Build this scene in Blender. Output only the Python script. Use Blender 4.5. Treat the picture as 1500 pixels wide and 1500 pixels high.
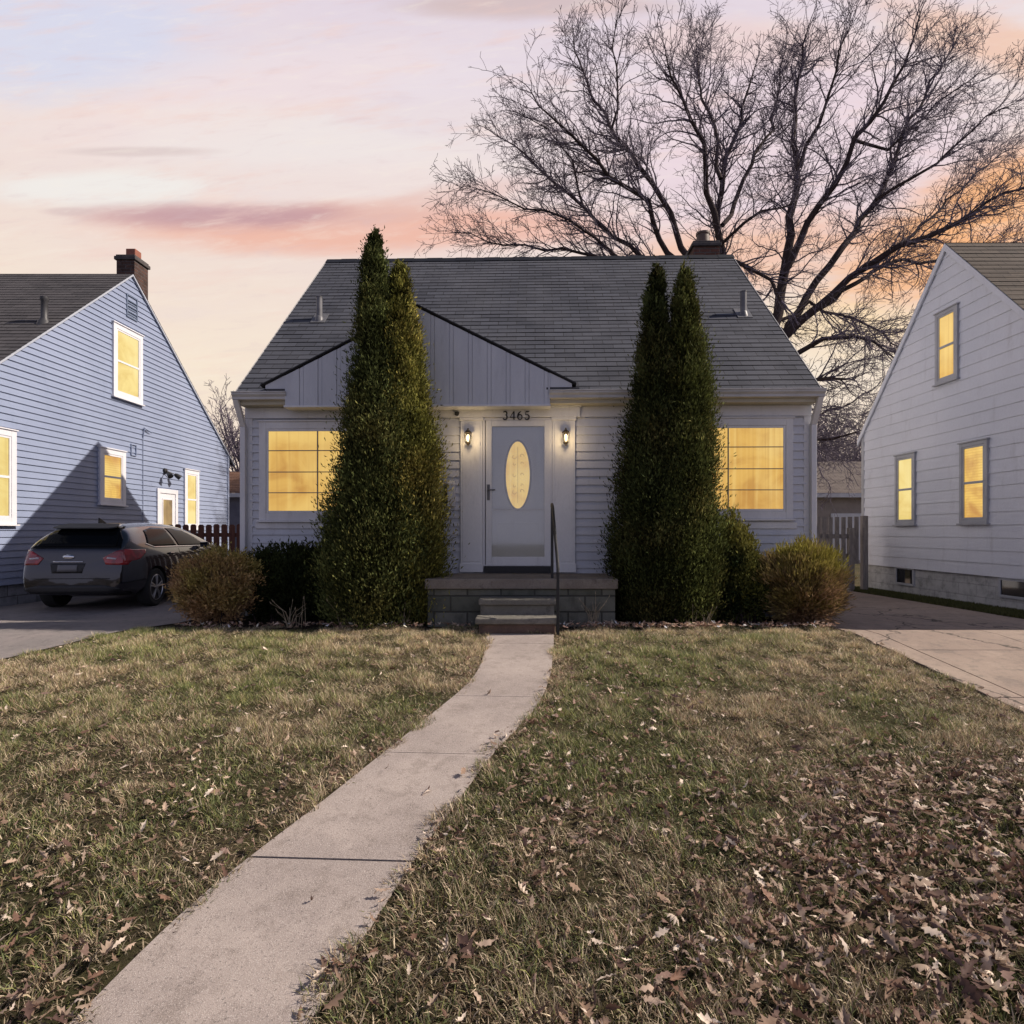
import bpy, bmesh, math, random
import numpy as np
from mathutils import Vector, Matrix
from mathutils.bvhtree import BVHTree
for _o in list(bpy.data.objects): bpy.data.objects.remove(_o)
random.seed(7); RNG = np.random.default_rng(11)
SC = bpy.context.scene; COL = SC.collection
R = math.radians
# ------------------------------------------------------------------ camera
FPX, VX, VY, CZ = 876.0, 762.0, 778.0, 1.38      # focal length in photo pixels, vanishing point, eye height
cam = bpy.data.cameras.new('camera'); camo = bpy.data.objects.new('camera', cam); COL.objects.link(camo)
camo.location = (0, 0, CZ); camo.rotation_euler = (R(90), 0, 0)
cam.sensor_width = 36; cam.lens = FPX/1500*36
cam.shift_x = -(VX-750)/1500; cam.shift_y = (VY-750)/1500
cam.clip_start = 0.05; cam.clip_end = 2000
SC.camera = camo
# ------------------------------------------------------------------ exposure
SC.view_settings.view_transform = 'Standard'; SC.view_settings.look = 'None'
SC.view_settings.exposure = 0.3; SC.view_settings.gamma = 1.0
# ------------------------------------------------------------------ sun
SUN_DIR = Vector((-4.46, -0.20, -3.69)).normalized()
sl = bpy.data.lights.new('sun', 'SUN'); sl.energy = 5.0; sl.angle = R(0.5); sl.color = (1.0, 0.88, 0.76)
so = bpy.data.objects.new('sun', sl); COL.objects.link(so); so.location = (20, 0, 20)
so.rotation_euler = SUN_DIR.to_track_quat('-Z', 'Y').to_euler()
# ------------------------------------------------------------------ node helper
class NT:
    """small expression builder on a node tree"""
    def __init__(s, tree): s.t = tree
    def n(s, kind, **kw):
        nd = s.t.nodes.new(kind)
        for k, v in kw.items(): setattr(nd, k, v)
        return nd
    def put(s, sock, v):
        if isinstance(v, bpy.types.NodeSocket): s.t.links.new(v, sock)
        elif v is not None: sock.default_value = v
    def m(s, op, a, b=None, c=None, clamp=False):
        nd = s.n('ShaderNodeMath', operation=op, use_clamp=clamp)
        s.put(nd.inputs[0], a)
        if b is not None: s.put(nd.inputs[1], b)
        if c is not None: s.put(nd.inputs[2], c)
        return nd.outputs[0]
    def mix(s, f, a, b, mode='MIX'):
        nd = s.n('ShaderNodeMix', data_type='RGBA', blend_type=mode)
        s.put(nd.inputs[0], f); s.put(nd.inputs[6], a4(a)); s.put(nd.inputs[7], a4(b))
        return nd.outputs[2]
    def step(s, x, lo, hi):
        nd = s.n('ShaderNodeMapRange', interpolation_type='SMOOTHSTEP')
        s.put(nd.inputs[0], x); nd.inputs[1].default_value = lo; nd.inputs[2].default_value = hi
        return nd.outputs[0]
    def noise(s, vec, scale, detail=4, rough=0.55, col=False, dist=0):
        nd = s.n('ShaderNodeTexNoise'); s.put(nd.inputs['Vector'], vec)
        nd.inputs['Scale'].default_value = scale; nd.inputs['Detail'].default_value = detail
        nd.inputs['Roughness'].default_value = rough; nd.inputs['Distortion'].default_value = dist
        return nd.outputs['Color' if col else 'Fac']
    def comb(s, x, y, z):
        nd = s.n('ShaderNodeCombineXYZ'); s.put(nd.inputs[0], x); s.put(nd.inputs[1], y); s.put(nd.inputs[2], z)
        return nd.outputs[0]
    def sep(s, v):
        nd = s.n('ShaderNodeSeparateXYZ'); s.put(nd.inputs[0], v); return nd.outputs
    def vscale(s, v, k):
        nd = s.n('ShaderNodeVectorMath', operation='MULTIPLY'); s.put(nd.inputs[0], v); nd.inputs[1].default_value = k
        return nd.outputs[0]
    def ramp(s, f, stops):
        nd = s.n('ShaderNodeValToRGB'); s.put(nd.inputs[0], f); e = nd.color_ramp.elements
        while len(e) < len(stops): e.new(0.5)
        for i, (p, c) in enumerate(stops): e[i].position = p; e[i].color = a4(c)
        return nd.outputs[0]
def a4(c):
    if isinstance(c, bpy.types.NodeSocket) or c is None: return c
    return tuple(c) if len(c) == 4 else (c[0], c[1], c[2], 1.0)
def srgb(r, g, b):
    f = lambda c: (c/255/12.92) if c/255 <= 0.04045 else ((c/255+0.055)/1.055)**2.4
    return (f(r), f(g), f(b))
# ------------------------------------------------------------------ world sky
world = bpy.data.worlds.new('World'); SC.world = world; world.use_nodes = True
wt = world.node_tree; wt.nodes.clear(); q = NT(wt)
tc = q.n('ShaderNodeTexCoord').outputs['Generated']
X, Y, Z = q.sep(tc)
az = q.m('ARCTAN2', X, Y)                                    # 0 straight ahead, + to the right
el = q.m('ARCSINE', q.m('MINIMUM', q.m('MAXIMUM', Z, -0.999), 0.999))
Yc = q.m('MAXIMUM', q.m('ABSOLUTE', Y), 0.12)
SU = q.m('DIVIDE', X, Yc); SV = q.m('DIVIDE', Z, Yc)       # cloud bands run level across the view
def AE(px, py):
    return (px-VX)/FPX, (VY-py)/FPX
warp = q.noise(q.comb(q.m('MULTIPLY', SU, 1.4), q.m('MULTIPLY', SV, 5.0), 0.0), 2.0, 6, 0.6)
warp2 = q.noise(q.comb(q.m('MULTIPLY', SU, 2.6), q.m('MULTIPLY', q.m('ADD', SV, q.m('MULTIPLY', SU, -.12)), 13.0), 3.0), 2.0, 6, 0.62)
w0 = q.m('SUBTRACT', warp, 0.5); w1 = q.m('SUBTRACT', warp2, 0.5)
def blob(px, py, wpx, hpx, k=0.9, k2=0.5, tilt=0.0, lo=1.0, hi=0.35):
    a0, e0 = AE(px, py); wa = wpx/FPX; we = hpx/FPX
    da = q.m('SUBTRACT', SU, a0); de = q.m('SUBTRACT', SV, e0)
    de = q.m('SUBTRACT', de, q.m('MULTIPLY', da, tilt))
    u = q.m('DIVIDE', da, wa); v = q.m('DIVIDE', de, we)
    r = q.m('SQRT', q.m('ADD', q.m('MULTIPLY', u, u), q.m('MULTIPLY', v, v)))
    r = q.m('ADD', r, q.m('MULTIPLY', w0, k)); r = q.m('ADD', r, q.m('MULTIPLY', w1, k2))
    nd = q.n('ShaderNodeMapRange', interpolation_type='SMOOTHSTEP'); q.put(nd.inputs[0], r)
    nd.inputs[1].default_value = hi; nd.inputs[2].default_value = lo; nd.inputs[3].default_value = 1; nd.inputs[4].default_value = 0
    return nd.outputs[0]
elw = q.m('ADD', el, q.m('MULTIPLY', w0, 0.12))
f_el = q.m('DIVIDE', elw, 0.8, clamp=True)
sky = q.ramp(f_el, [(0.0, srgb(236, 214, 198)), (0.3, srgb(244, 228, 208)), (0.5, srgb(236, 218, 210)), (0.68, srgb(236, 222, 220)), (0.92, srgb(222, 210, 224)), (1.0, srgb(196, 196, 226))])
sky = q.mix(q.m('MULTIPLY', blob(60, 50, 360, 130), 0.75), sky, srgb(208, 214, 236))      # pale blue, upper left
sky = q.mix(q.m('MULTIPLY', blob(330, 150, 360, 70, tilt=0.2), 0.6), sky, srgb(240, 216, 212))
sky = q.mix(q.m('MULTIPLY', blob(500, 110, 420, 60), 0.45), sky, srgb(232, 222, 230))
sky = q.mix(q.m('MULTIPLY', blob(420, 200, 420, 60), 0.6), sky, srgb(236, 228, 226))
sky = q.mix(q.m('MULTIPLY', blob(150, 275, 260, 34), 0.8), sky, srgb(238, 236, 232))     # pale break
sky = q.mix(q.m('MULTIPLY', blob(1150, 230, 480, 210), 0.8), sky, srgb(232, 212, 222))
sky = q.mix(q.m('MULTIPLY', blob(1430, 330, 330, 130, tilt=0.5), 0.95), sky, srgb(246, 182, 128))   # orange glow, right
sky = q.mix(q.m('MULTIPLY', blob(1060, 385, 300, 80, tilt=0.2), 0.85), sky, srgb(240, 192, 164))
sky = q.mix(q.m('MULTIPLY', blob(1480, 70, 300, 60, tilt=-0.3), 0.8), sky, srgb(238, 196, 172))
sky = q.mix(q.m('MULTIPLY', blob(1230, 480, 240, 60), 0.8), sky, srgb(250, 226, 188))
sky = q.mix(q.m('MULTIPLY', blob(540, 334, 500, 50, 0.5, 0.6), 0.95), sky, srgb(236, 184, 166))    # long pink cloud
sky = q.mix(q.m('MULTIPLY', blob(350, 316, 300, 30, 0.5, 0.5, hi=0.2), 0.85), sky, srgb(192, 154, 162))
sky = q.mix(q.m('MULTIPLY', blob(620, 300, 220, 30, 0.5, 0.3, tilt=0.2), 0.6), sky, srgb(228, 190, 180))
sky = q.mix(q.m('MULTIPLY', blob(200, 222, 150, 10, 0.6, 0.3), 0.65), sky, srgb(214, 196, 194))
sky = q.mix(q.m('MULTIPLY', blob(100, 310, 50, 8, 0.6, 0.3), 0.6), sky, srgb(214, 192, 190))
sky = q.mix(q.m('MULTIPLY', blob(790, 8, 260, 26, 0.6, 0.3), 0.7), sky, srgb(208, 184, 180))
sky = q.mix(q.m('MULTIPLY', blob(1080, 60, 260, 50, 0.7, 0.3), 0.5), sky, srgb(238, 206, 196))
wis = q.step(warp2, 0.50, 0.70); sky = q.mix(q.m('MULTIPLY', wis, 0.38), sky, srgb(238, 204, 194))
warp3 = q.noise(q.comb(q.m('MULTIPLY', SU, 5.0), q.m('MULTIPLY', q.m('ADD', SV, q.m('MULTIPLY', SU, -.10)), 26.0), 7.0), 2.0, 8, 0.68, dist=0.6)
sky = q.mix(q.m('MULTIPLY', q.step(warp3, 0.52, 0.72), 0.22), sky, srgb(214, 190, 194))
sky = q.mix(q.m('MULTIPLY', q.step(warp3, 0.50, 0.28), 0.25), sky, srgb(246, 236, 224))
sky = q.mix(q.m('MULTIPLY', q.step(warp, 0.55, 0.8), 0.2), sky, srgb(212, 196, 214))
# higher than 45 degrees and behind the viewer the evening sky is a dimmer blue
nsky = q.n('ShaderNodeTexSky', sky_type='NISHITA', sun_disc=False)
nsky.sun_elevation = math.asin(-SUN_DIR.z); nsky.sun_rotation = math.atan2(-SUN_DIR.x, -SUN_DIR.y)
zen = q.step(el, 0.68, 1.05)
back = q.m('MULTIPLY', q.step(q.m('MULTIPLY', Y, -1.0), -0.35, 0.35), 1.0)
backcol = q.ramp(f_el, [(0.0, (0.50, 0.49, 0.62)), (0.5, (0.42, 0.43, 0.60)), (1.0, (0.17, 0.19, 0.33))])
sky = q.mix(back, sky, backcol)
bg1 = q.n('ShaderNodeBackground'); q.put(bg1.inputs[0], sky); bg1.inputs[1].default_value = 0.84
bg2 = q.n('ShaderNodeBackground'); q.put(bg2.inputs[0], nsky.outputs[0]); bg2.inputs[1].default_value = 0.05
ms = q.n('ShaderNodeMixShader'); q.put(ms.inputs[0], zen); wt.links.new(bg1.outputs[0], ms.inputs[1]); wt.links.new(bg2.outputs[0], ms.inputs[2])
wo = q.n('ShaderNodeOutputWorld'); wt.links.new(ms.outputs[0], wo.inputs[0])
# ------------------------------------------------------------------ placement helpers
def W(px, py, d): return Vector(((px-VX)/FPX*d, d, CZ+(VY-py)/FPX*d))
def gz(x, y):
    y = np.asarray(y, float)
    z = np.where(y >= 6.9, 0.18-0.010*np.clip(y-6.9, 0, 9), 0.18-0.09*(6.9-np.clip(y, 1.0, 6.9)))
    return z
def G(px, py):
    """where the ray through photo pixel (px, py) meets the ground"""
    t = (py-VY)/FPX
    d = (CZ-0.18+0.09*6.9)/(t+0.09)
    if d > 6.9: d = (CZ-0.18-0.069)/(t-0.010)
    return Vector(((px-VX)/FPX*d, d, float(gz(0, d))))
# ------------------------------------------------------------------ object helpers
ORG = {}
def tag(o, label=None, cat=None, group=None, kind=None):
    if label: o['label'] = label
    if cat: o['category'] = cat
    if group: o['group'] = group
    if kind: o['kind'] = kind
    return o
def thing(name, loc, label, cat, group=None, rotz=0.0):
    o = bpy.data.objects.new(name, None); COL.objects.link(o); o.empty_display_size = 0.2
    o.location = loc; o.rotation_euler = (0, 0, rotz); ORG[o.name] = Vector(loc)
    return tag(o, label, cat, group)
def link(name, me, parent=None, origin=None):
    o = bpy.data.objects.new(name, me); COL.objects.link(o)
    if parent is not None: o.parent = parent; ORG[o.name] = ORG[parent.name]
    else:
        ORG[o.name] = Vector(origin) if origin is not None else Vector((0, 0, 0)); o.location = ORG[o.name]
    return o
class MB:
    def __init__(s): s.v = []; s.f = []; s.mi = []; s.uv = []; s.hasuv = False
    def poly(s, pts, mi=0, uv=None):
        b = len(s.v); s.v += [tuple(p) for p in pts]; s.f.append(list(range(b, b+len(pts)))); s.mi.append(mi)
        s.uv.append(uv if uv else [(0, 0)]*len(pts)); s.hasuv |= uv is not None
    def mesh(s, verts, faces, mi=0):
        b = len(s.v); s.v += [tuple(p) for p in verts]
        for f in faces: s.f.append([b+i for i in f]); s.mi.append(mi); s.uv.append([(0, 0)]*len(f))
    def hexa(s, c, mi=0):
        s.mesh(c, [(0, 3, 2, 1), (4, 5, 6, 7), (0, 1, 5, 4), (1, 2, 6, 5), (2, 3, 7, 6), (3, 0, 4, 7)], mi)
    def box(s, x0, x1, y0, y1, z0, z1, mi=0):
        s.hexa([(x0, y0, z0), (x1, y0, z0), (x1, y1, z0), (x0, y1, z0), (x0, y0, z1), (x1, y0, z1), (x1, y1, z1), (x0, y1, z1)], mi)
    def prism(s, pts, vec, mi=0):
        n = len(pts); v = Vector(vec); p = [Vector(a) for a in pts]
        s.mesh(p+[a+v for a in p], [tuple(range(n))[::-1], tuple(range(n, 2*n))]+[(i, (i+1) % n, n+(i+1) % n, n+i) for i in range(n)], mi)
    def tube(s, pts, rad, n=8, cap=True, mi=0):
        pts = [Vector(p) for p in pts]
        if not hasattr(rad, '__len__'): rad = [rad]*len(pts)
        vs = []; fs = []; up = None
        for i, p in enumerate(pts):
            t = (pts[min(i+1, len(pts)-1)]-pts[max(i-1, 0)]).normalized()
            if up is None: up = t.orthogonal().normalized()
            a = (up-t*up.dot(t)); a = a.normalized() if a.length > 1e-6 else t.orthogonal().normalized(); up = a; b = t.cross(a)
            for k in range(n):
                w = 2*math.pi*k/n; vs.append(p+(a*math.cos(w)+b*math.sin(w))*rad[i])
        for i in range(len(pts)-1):
            for k in range(n): fs.append((i*n+k, i*n+(k+1) % n, (i+1)*n+(k+1) % n, (i+1)*n+k))
        if cap: fs.append(tuple(range(n))[::-1]); fs.append(tuple(range((len(pts)-1)*n, len(pts)*n)))
        s.mesh(vs, fs, mi)
    def lathe(s, c, prof, n=20, axis='z', mi=0):
        vs = []; fs = []; c = Vector(c)
        for (r, h) in prof:
            for k in range(n):
                w = 2*math.pi*k/n; a, b = r*math.cos(w), r*math.sin(w)
                vs.append(c+(Vector((a, b, h)) if axis == 'z' else Vector((h, a, b)) if axis == 'x' else Vector((b, h, a))))
        for i in range(len(prof)-1):
            for k in range(n): fs.append((i*n+k, i*n+(k+1) % n, (i+1)*n+(k+1) % n, (i+1)*n+k))
        fs.append(tuple(range(n))[::-1]); fs.append(tuple(range((len(prof)-1)*n, len(prof)*n)))
        s.mesh(vs, fs, mi)
    def build(s, name, mats, parent=None, smooth=False, bevel=0, origin=None, fix=True):
        if not isinstance(mats, (list, tuple)): mats = [mats]
        org = ORG[parent.name] if parent is not None else (Vector(origin) if origin is not None else Vector((0, 0, 0)))
        me = bpy.data.meshes.new(name); me.from_pydata([(x-org[0], y-org[1], z-org[2]) for x, y, z in s.v], [], s.f)
        me.polygons.foreach_set('material_index', s.mi)
        if s.hasuv:
            l = me.uv_layers.new(name='UVMap'); l.data.foreach_set('uv', [c for f in s.uv for p in f for c in p])
        for m in mats: me.materials.append(m)
        if fix and not s.hasuv:
            bm = bmesh.new(); bm.from_mesh(me); bmesh.ops.recalc_face_normals(bm, faces=bm.faces); bm.to_mesh(me); bm.free()
        if smooth: me.shade_smooth()
        me.update()
        o = link(name, me, parent, origin)
        if bevel:
            b = o.modifiers.new('bevel', 'BEVEL'); b.width = bevel; b.segments = 2; b.limit_method = 'ANGLE'; b.angle_limit = R(40)
            b.harden_normals = False
        if smooth == 'auto':
            me.set_sharp_from_angle(angle=R(40))
        return o
def np_mesh(name, verts, faces, mat, parent=None, origin=None, col=None, smooth=False):
    """verts (N,3), faces: list of (M,k) index arrays, col (N,3)"""
    org = ORG[parent.name] if parent is not None else (Vector(origin) if origin is not None else Vector((0, 0, 0)))
    verts = np.asarray(verts, np.float32)-np.array(org[:], np.float32)
    me = bpy.data.meshes.new(name); me.vertices.add(len(verts)); me.vertices.foreach_set('co', verts.ravel())
    idx = np.concatenate([np.asarray(f).ravel() for f in faces]).astype(np.int32)
    ks = np.concatenate([np.full(len(f), np.asarray(f).shape[1]) for f in faces]).astype(np.int32)
    st = np.concatenate([[0], np.cumsum(ks)[:-1]]).astype(np.int32)
    me.loops.add(len(idx)); me.loops.foreach_set('vertex_index', idx)
    me.polygons.add(len(ks)); me.polygons.foreach_set('loop_start', st); me.polygons.foreach_set('loop_total', ks)
    if smooth: me.polygons.foreach_set('use_smooth', np.ones(len(ks), bool))
    me.update(calc_edges=True)
    if col is not None:
        a = me.color_attributes.new('tint', 'FLOAT_COLOR', 'POINT')
        c = np.concatenate([np.asarray(col, np.float32), np.ones((len(verts), 1), np.float32)], 1); a.data.foreach_set('color', c.ravel())
    me.materials.append(mat); return link(name, me, parent, origin)
# ------------------------------------------------------------------ materials
def mat(name, color=(.5, .5, .5), rough=.6, metal=0, spec=.5, coat=0, fn=None, bump=None):
    m = bpy.data.materials.new(name); m.use_nodes = True; t = m.node_tree; p = t.nodes['Principled BSDF']
    p.inputs['Base Color'].default_value = a4(color); p.inputs['Roughness'].default_value = rough
    p.inputs['Metallic'].default_value = metal; p.inputs['Specular IOR Level'].default_value = spec; p.inputs['Coat Weight'].default_value = coat
    if fn: fn(NT(t), p)
    return m
def ocoord(q): return q.n('ShaderNodeTexCoord').outputs['Object']
def bump(q, p, h, dist=.01, strength=1.0):
    b = q.n('ShaderNodeBump'); q.put(b.inputs['Height'], h); b.inputs['Distance'].default_value = dist; b.inputs['Strength'].default_value = strength
    q.put(p.inputs['Normal'], b.outputs[0])
def weathered(c1, c2, scale=3, stretch=(1, 1, 1), rough=.6, bd=.002, name='paint', spec=.4, fine=60, dirt=None):
    def fn(q, p):
        v = q.vscale(ocoord(q), stretch)
        a = q.noise(v, scale, 6, .6); b = q.noise(v, fine, 3, .6)
        c = q.mix(q.step(a, .3, .7), c1, c2)
        if dirt:
            d = q.noise(q.vscale(ocoord(q), (1.5, 1.5, .35)), 3.1, 7, .7)
            c = q.mix(q.m('MULTIPLY', q.step(d, .52, .8), .55), c, dirt)
        c = q.mix(q.m('MULTIPLY', b, .16), c, (0.02, 0.02, 0.02)); q.put(p.inputs['Base Color'], c)
        q.put(p.inputs['Roughness'], q.m('ADD', q.m('MULTIPLY', a, .25), rough-.12))
        bump(q, p, b, bd)
    return mat(name, rough=rough, spec=spec, fn=fn)
M = {}
M['white'] = weathered((.76, .76, .76), (.70, .70, .70), 2.0, (1, 1, .5), .5, .001, 'white_paint', dirt=(.36, .35, .36))
M['trim'] = weathered((.70, .70, .71), (.62, .62, .64), 2.2, (1, 1, .4), .45, .001, 'trim_paint', dirt=(.4, .39, .39))
M['gutter'] = weathered((.52, .51, .50), (.44, .43, .42), 4, (1, 1, 3), .4, .001, 'gutter_metal', dirt=(.22, .2, .17))
M['siding'] = weathered((.58, .595, .64), (.52, .535, .585), 1.3, (1, 1, .5), .55, .002, 'lap_siding_paint', dirt=(.33, .33, .36))
M['gablesiding'] = weathered((.56, .575, .62), (.49, .505, .555), 1.3, (2, 1, .4), .55, .002, 'vertical_siding_paint', dirt=(.3, .3, .33))
M['bluesiding'] = weathered((.26, .31, .44), (.22, .265, .385), 1.2, (1, .6, .5), .5, .002, 'blue_vinyl_siding', dirt=(.17, .22, .33))
M['bluetrim'] = weathered((.74, .74, .78), (.66, .66, .70), 2, (1, 1, 1), .45, .001, 'white_window_trim')
M['shingleside'] = weathered((.70, .72, .78), (.62, .645, .71), 1.1, (1, .6, .5), .6, .003, 'white_board_siding', dirt=(.42, .42, .45))
M['greytrim'] = weathered((.42, .43, .46), (.34, .35, .38), 2, (1, 1, 1), .5, .001, 'grey_window_trim')
M['black'] = weathered((.012, .012, .013), (.02, .02, .021), 9, (1, 1, 1), .45, .0006, 'black_metal')
M['bronze'] = weathered((.035, .026, .018), (.06, .045, .03), 12, (1, 1, 1), .4, .0006, 'dark_bronze_metal')
M['silver'] = mat('silver_metal', (.45, .45, .46), .3, 1.0)
M['pipe'] = weathered((.16, .16, .17), (.10, .10, .11), 6, (1, 1, 1), .45, .001, 'grey_vent_pipe')
M['flash'] = weathered((.03, .03, .035), (.05, .05, .055), 6, (1, 1, 1), .5, .001, 'dark_flashing')
M['dark'] = mat('dark_void', (.006, .006, .008), .5)
M['clay'] = weathered((.30, .11, .07), (.22, .08, .055), 7, (1, 1, 1), .75, .004, 'red_clay')
M['mortarcap'] = weathered((.05, .045, .045), (.09, .08, .08), 7, (1, 1, 1), .85, .006, 'sooty_cap')
M['glassdark'] = mat('dark_glass', (.012, .014, .018), .06, 0, .8, .3)
def shingles(name, c1, c2, c3, w=.30, h=.14):
    def fn(q, p):
        uv = q.n('ShaderNodeTexCoord').outputs['UV']
        br = q.n('ShaderNodeTexBrick'); q.put(br.inputs['Vector'], uv)
        br.inputs['Scale'].default_value = 1; br.inputs['Brick Width'].default_value = w; br.inputs['Row Height'].default_value = h
        br.inputs['Mortar Size'].default_value = .006; br.inputs['Mortar Smooth'].default_value = .3; br.inputs['Bias'].default_value = -.1
        br.inputs['Color1'].default_value = a4(c1); br.inputs['Color2'].default_value = a4(c2); br.inputs['Mortar'].default_value = (.012, .012, .013, 1)
        n1 = q.noise(uv, 1.1, 5, .6); n2 = q.noise(uv, 140, 3, .7); n3 = q.noise(q.vscale(uv, (1, .15, 1)), 3.2, 5, .7)
        c = q.mix(q.step(n1, .35, .7), br.outputs[0], c3, 'MIX'); c = q.mix(.55, br.outputs[0], c)
        c = q.mix(q.m('MULTIPLY', q.step(n3, .5, .75), .4), c, (c3[0]*.6, c3[1]*.6, c3[2]*.6))
        c = q.mix(q.m('MULTIPLY', n2, .5), c, (.02, .02, .02)); q.put(p.inputs['Base Color'], c)
        hgt = q.m('ADD', q.m('MULTIPLY', br.outputs[1], -1.0), q.m('MULTIPLY', n2, .7)); bump(q, p, hgt, .006, .8)
    return mat(name, rough=.9, spec=.2, fn=fn)
M['roof'] = shingles('grey_asphalt_shingles', (.088, .095, .120), (.050, .055, .072), (.118, .122, .142))
M['roofblue'] = shingles('dark_asphalt_shingles', (.10, .095, .10), (.065, .062, .068), (.12, .11, .115))
M['roofbrown'] = shingles('brown_asphalt_shingles', (.12, .095, .075), (.075, .06, .05), (.13, .105, .085))
def bricks(name, c1, c2, mortar, w=.21, h=.075, ms=.01, bd=.006):
    def fn(q, p):
        x, y, z = q.sep(ocoord(q)); v = q.comb(q.m('ADD', x, y), z, 0.0)
        br = q.n('ShaderNodeTexBrick'); q.put(br.inputs['Vector'], v); br.inputs['Scale'].default_value = 1
        br.inputs['Brick Width'].default_value = w; br.inputs['Row Height'].default_value = h; br.inputs['Mortar Size'].default_value = ms; br.inputs['Mortar Smooth'].default_value = .4
        br.inputs['Color1'].default_value = a4(c1); br.inputs['Color2'].default_value = a4(c2); br.inputs['Mortar'].default_value = a4(mortar)
        n1 = q.noise(ocoord(q), 5, 7, .7); n2 = q.noise(ocoord(q), 50, 4, .7)
        c = q.mix(q.m('MULTIPLY', q.step(n1, .4, .75), .7), br.outputs[0], (c1[0]*.3, c1[1]*.32, c1[2]*.3))
        q.put(p.inputs['Base Color'], c)
        bump(q, p, q.m('ADD', q.m('MULTIPLY', br.outputs[1], -1.0), q.m('MULTIPLY', n2, .6)), bd, .9)
    return mat(name, rough=.9, spec=.2, fn=fn)
M['brick'] = bricks('chimney_brick', (.13, .06, .045), (.09, .05, .04), (.10, .09, .085))
M['block'] = bricks('porch_block', (.16, .16, .135), (.10, .105, .085), (.06, .06, .052), .42, .2, .012, .012)
M['found'] = bricks('foundation_block', (.46, .46, .46), (.42, .42, .42), (.36, .36, .36), .4, .2, .008, .006)
M['foundblue'] = bricks('foundation_block_grey', (.24, .25, .28), (.2, .21, .24), (.12, .12, .13), .4, .2, .01, .01)
def concrete(name, c1, c2, c3, big=.8, speck=.45, tex='Object', crack=0.0):
    def fn(q, p):
        v = q.n('ShaderNodeTexCoord').outputs[tex]
        a = q.noise(v, big, 8, .65); b = q.noise(v, 9, 6, .7); s = q.noise(v, 240, 3, .7); s2 = q.noise(v, 90, 3, .8)
        c = q.mix(q.step(a, .38, .62), c1, c2); c = q.mix(q.m('MULTIPLY', q.step(b, .48, .72), .7), c, c3); st = q.noise(v, 2.6, 9, .75); c = q.mix(q.m('MULTIPLY', q.step(st, .54, .64), .55), c, c3); c = q.mix(q.m('MULTIPLY', q.step(st, .44, .36), .35), c, (c2[0]*1.25, c2[1]*1.25, c2[2]*1.25))
        c = q.mix(q.m('MULTIPLY', q.step(s, .52, .66), speck), c, (.55, .5, .46)); c = q.mix(q.m('MULTIPLY', q.step(s2, .55, .7), speck), c, (.09, .08, .075))
        vo = q.n('ShaderNodeTexVoronoi', feature='DISTANCE_TO_EDGE'); q.put(vo.inputs['Vector'], q.mix(.25, v, q.noise(v, 3, 5, .6, True))); vo.inputs['Scale'].default_value = .55
        cr = q.m('MULTIPLY', q.m('LESS_THAN', vo.outputs[0], .004), crack)
        c = q.mix(q.m('MULTIPLY', cr, .8), c, (.03, .028, .025))
        q.put(p.inputs['Base Color'], c); bump(q, p, q.m('ADD', s2, s), .004, .7)
    return mat(name, rough=.9, spec=.25, fn=fn)
M['walk'] = concrete('walkway_concrete', (.29, .245, .225), (.37, .315, .285), (.20, .165, .145), 1.1, .75)
M['drive'] = concrete('driveway_concrete', (.28, .215, .175), (.35, .275, .22), (.17, .14, .12), .5, .3, crack=.9)
M['driveleft'] = concrete('driveway_concrete_grey', (.24, .21, .20), (.18, .165, .16), (.11, .10, .10), .5, .35)
M['step'] = concrete('step_concrete', (.13, .125, .105), (.18, .17, .15), (.06, .06, .052), 2.2, .3)
M['stepbrown'] = concrete('riser_brown', (.10, .065, .05), (.14, .09, .07), (.05, .035, .03), 3, .2)
def soilfn(c1, c2, c3):
    def fn(q, p):
        v = ocoord(q); a = q.noise(v, .9, 6, .6); b = q.noise(v, 14, 6, .7); s = q.noise(v, 120, 4, .8)
        c = q.mix(q.step(a, .35, .65), c1, c2); c = q.mix(q.step(b, .45, .7), c, c3); c = q.mix(q.m('MULTIPLY', s, .5), c, (.02, .016, .01))
        q.put(p.inputs['Base Color'], c); bump(q, p, q.m('ADD', b, s), .03, .9)
    return fn
M['turf'] = mat('thatch_soil', rough=1, spec=.1, fn=soilfn((.07, .07, .03), (.15, .12, .07), (.06, .045, .03)))
M['mulch'] = mat('dark_mulch', rough=1, spec=.1, fn=soilfn((.035, .026, .02), (.05, .035, .026), (.02, .016, .012)))
def tinted(name, rough=.65, trans=.25, spec=.25):
    def fn(q, p):
        a = q.n('ShaderNodeAttribute', attribute_name='tint').outputs['Color']
        q.put(p.inputs['Base Color'], a)
        if trans:
            tr = q.n('ShaderNodeBsdfTranslucent'); q.put(tr.inputs[0], a); mx = q.n('ShaderNodeMixShader'); mx.inputs[0].default_value = trans
            q.t.links.new(p.outputs[0], mx.inputs[1]); q.t.links.new(tr.outputs[0], mx.inputs[2])
            q.t.links.new(mx.outputs[0], q.t.nodes['Material Output'].inputs[0])
    return mat(name, rough=rough, spec=spec, fn=fn)
M['grass'] = tinted('grass_blades', .6, .3); M['foliage'] = tinted('evergreen_foliage', .8, .15, .06); M['leaf'] = tinted('dry_leaves', .7, .2)
M['twig'] = mat('twig_bark', (.13, .11, .14), .9, spec=.15)
M['bark'] = mat('tree_bark', rough=.95, spec=.15, fn=lambda q, p: (q.put(p.inputs['Base Color'], q.mix(q.noise(q.vscale(ocoord(q), (6, 6, 1.5)), 3, 6, .7), (.022, .016, .016), (.085, .062, .060))), bump(q, p, q.noise(q.vscale(ocoord(q), (8, 8, 1.5)), 4, 5, .7), .03)))
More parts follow.
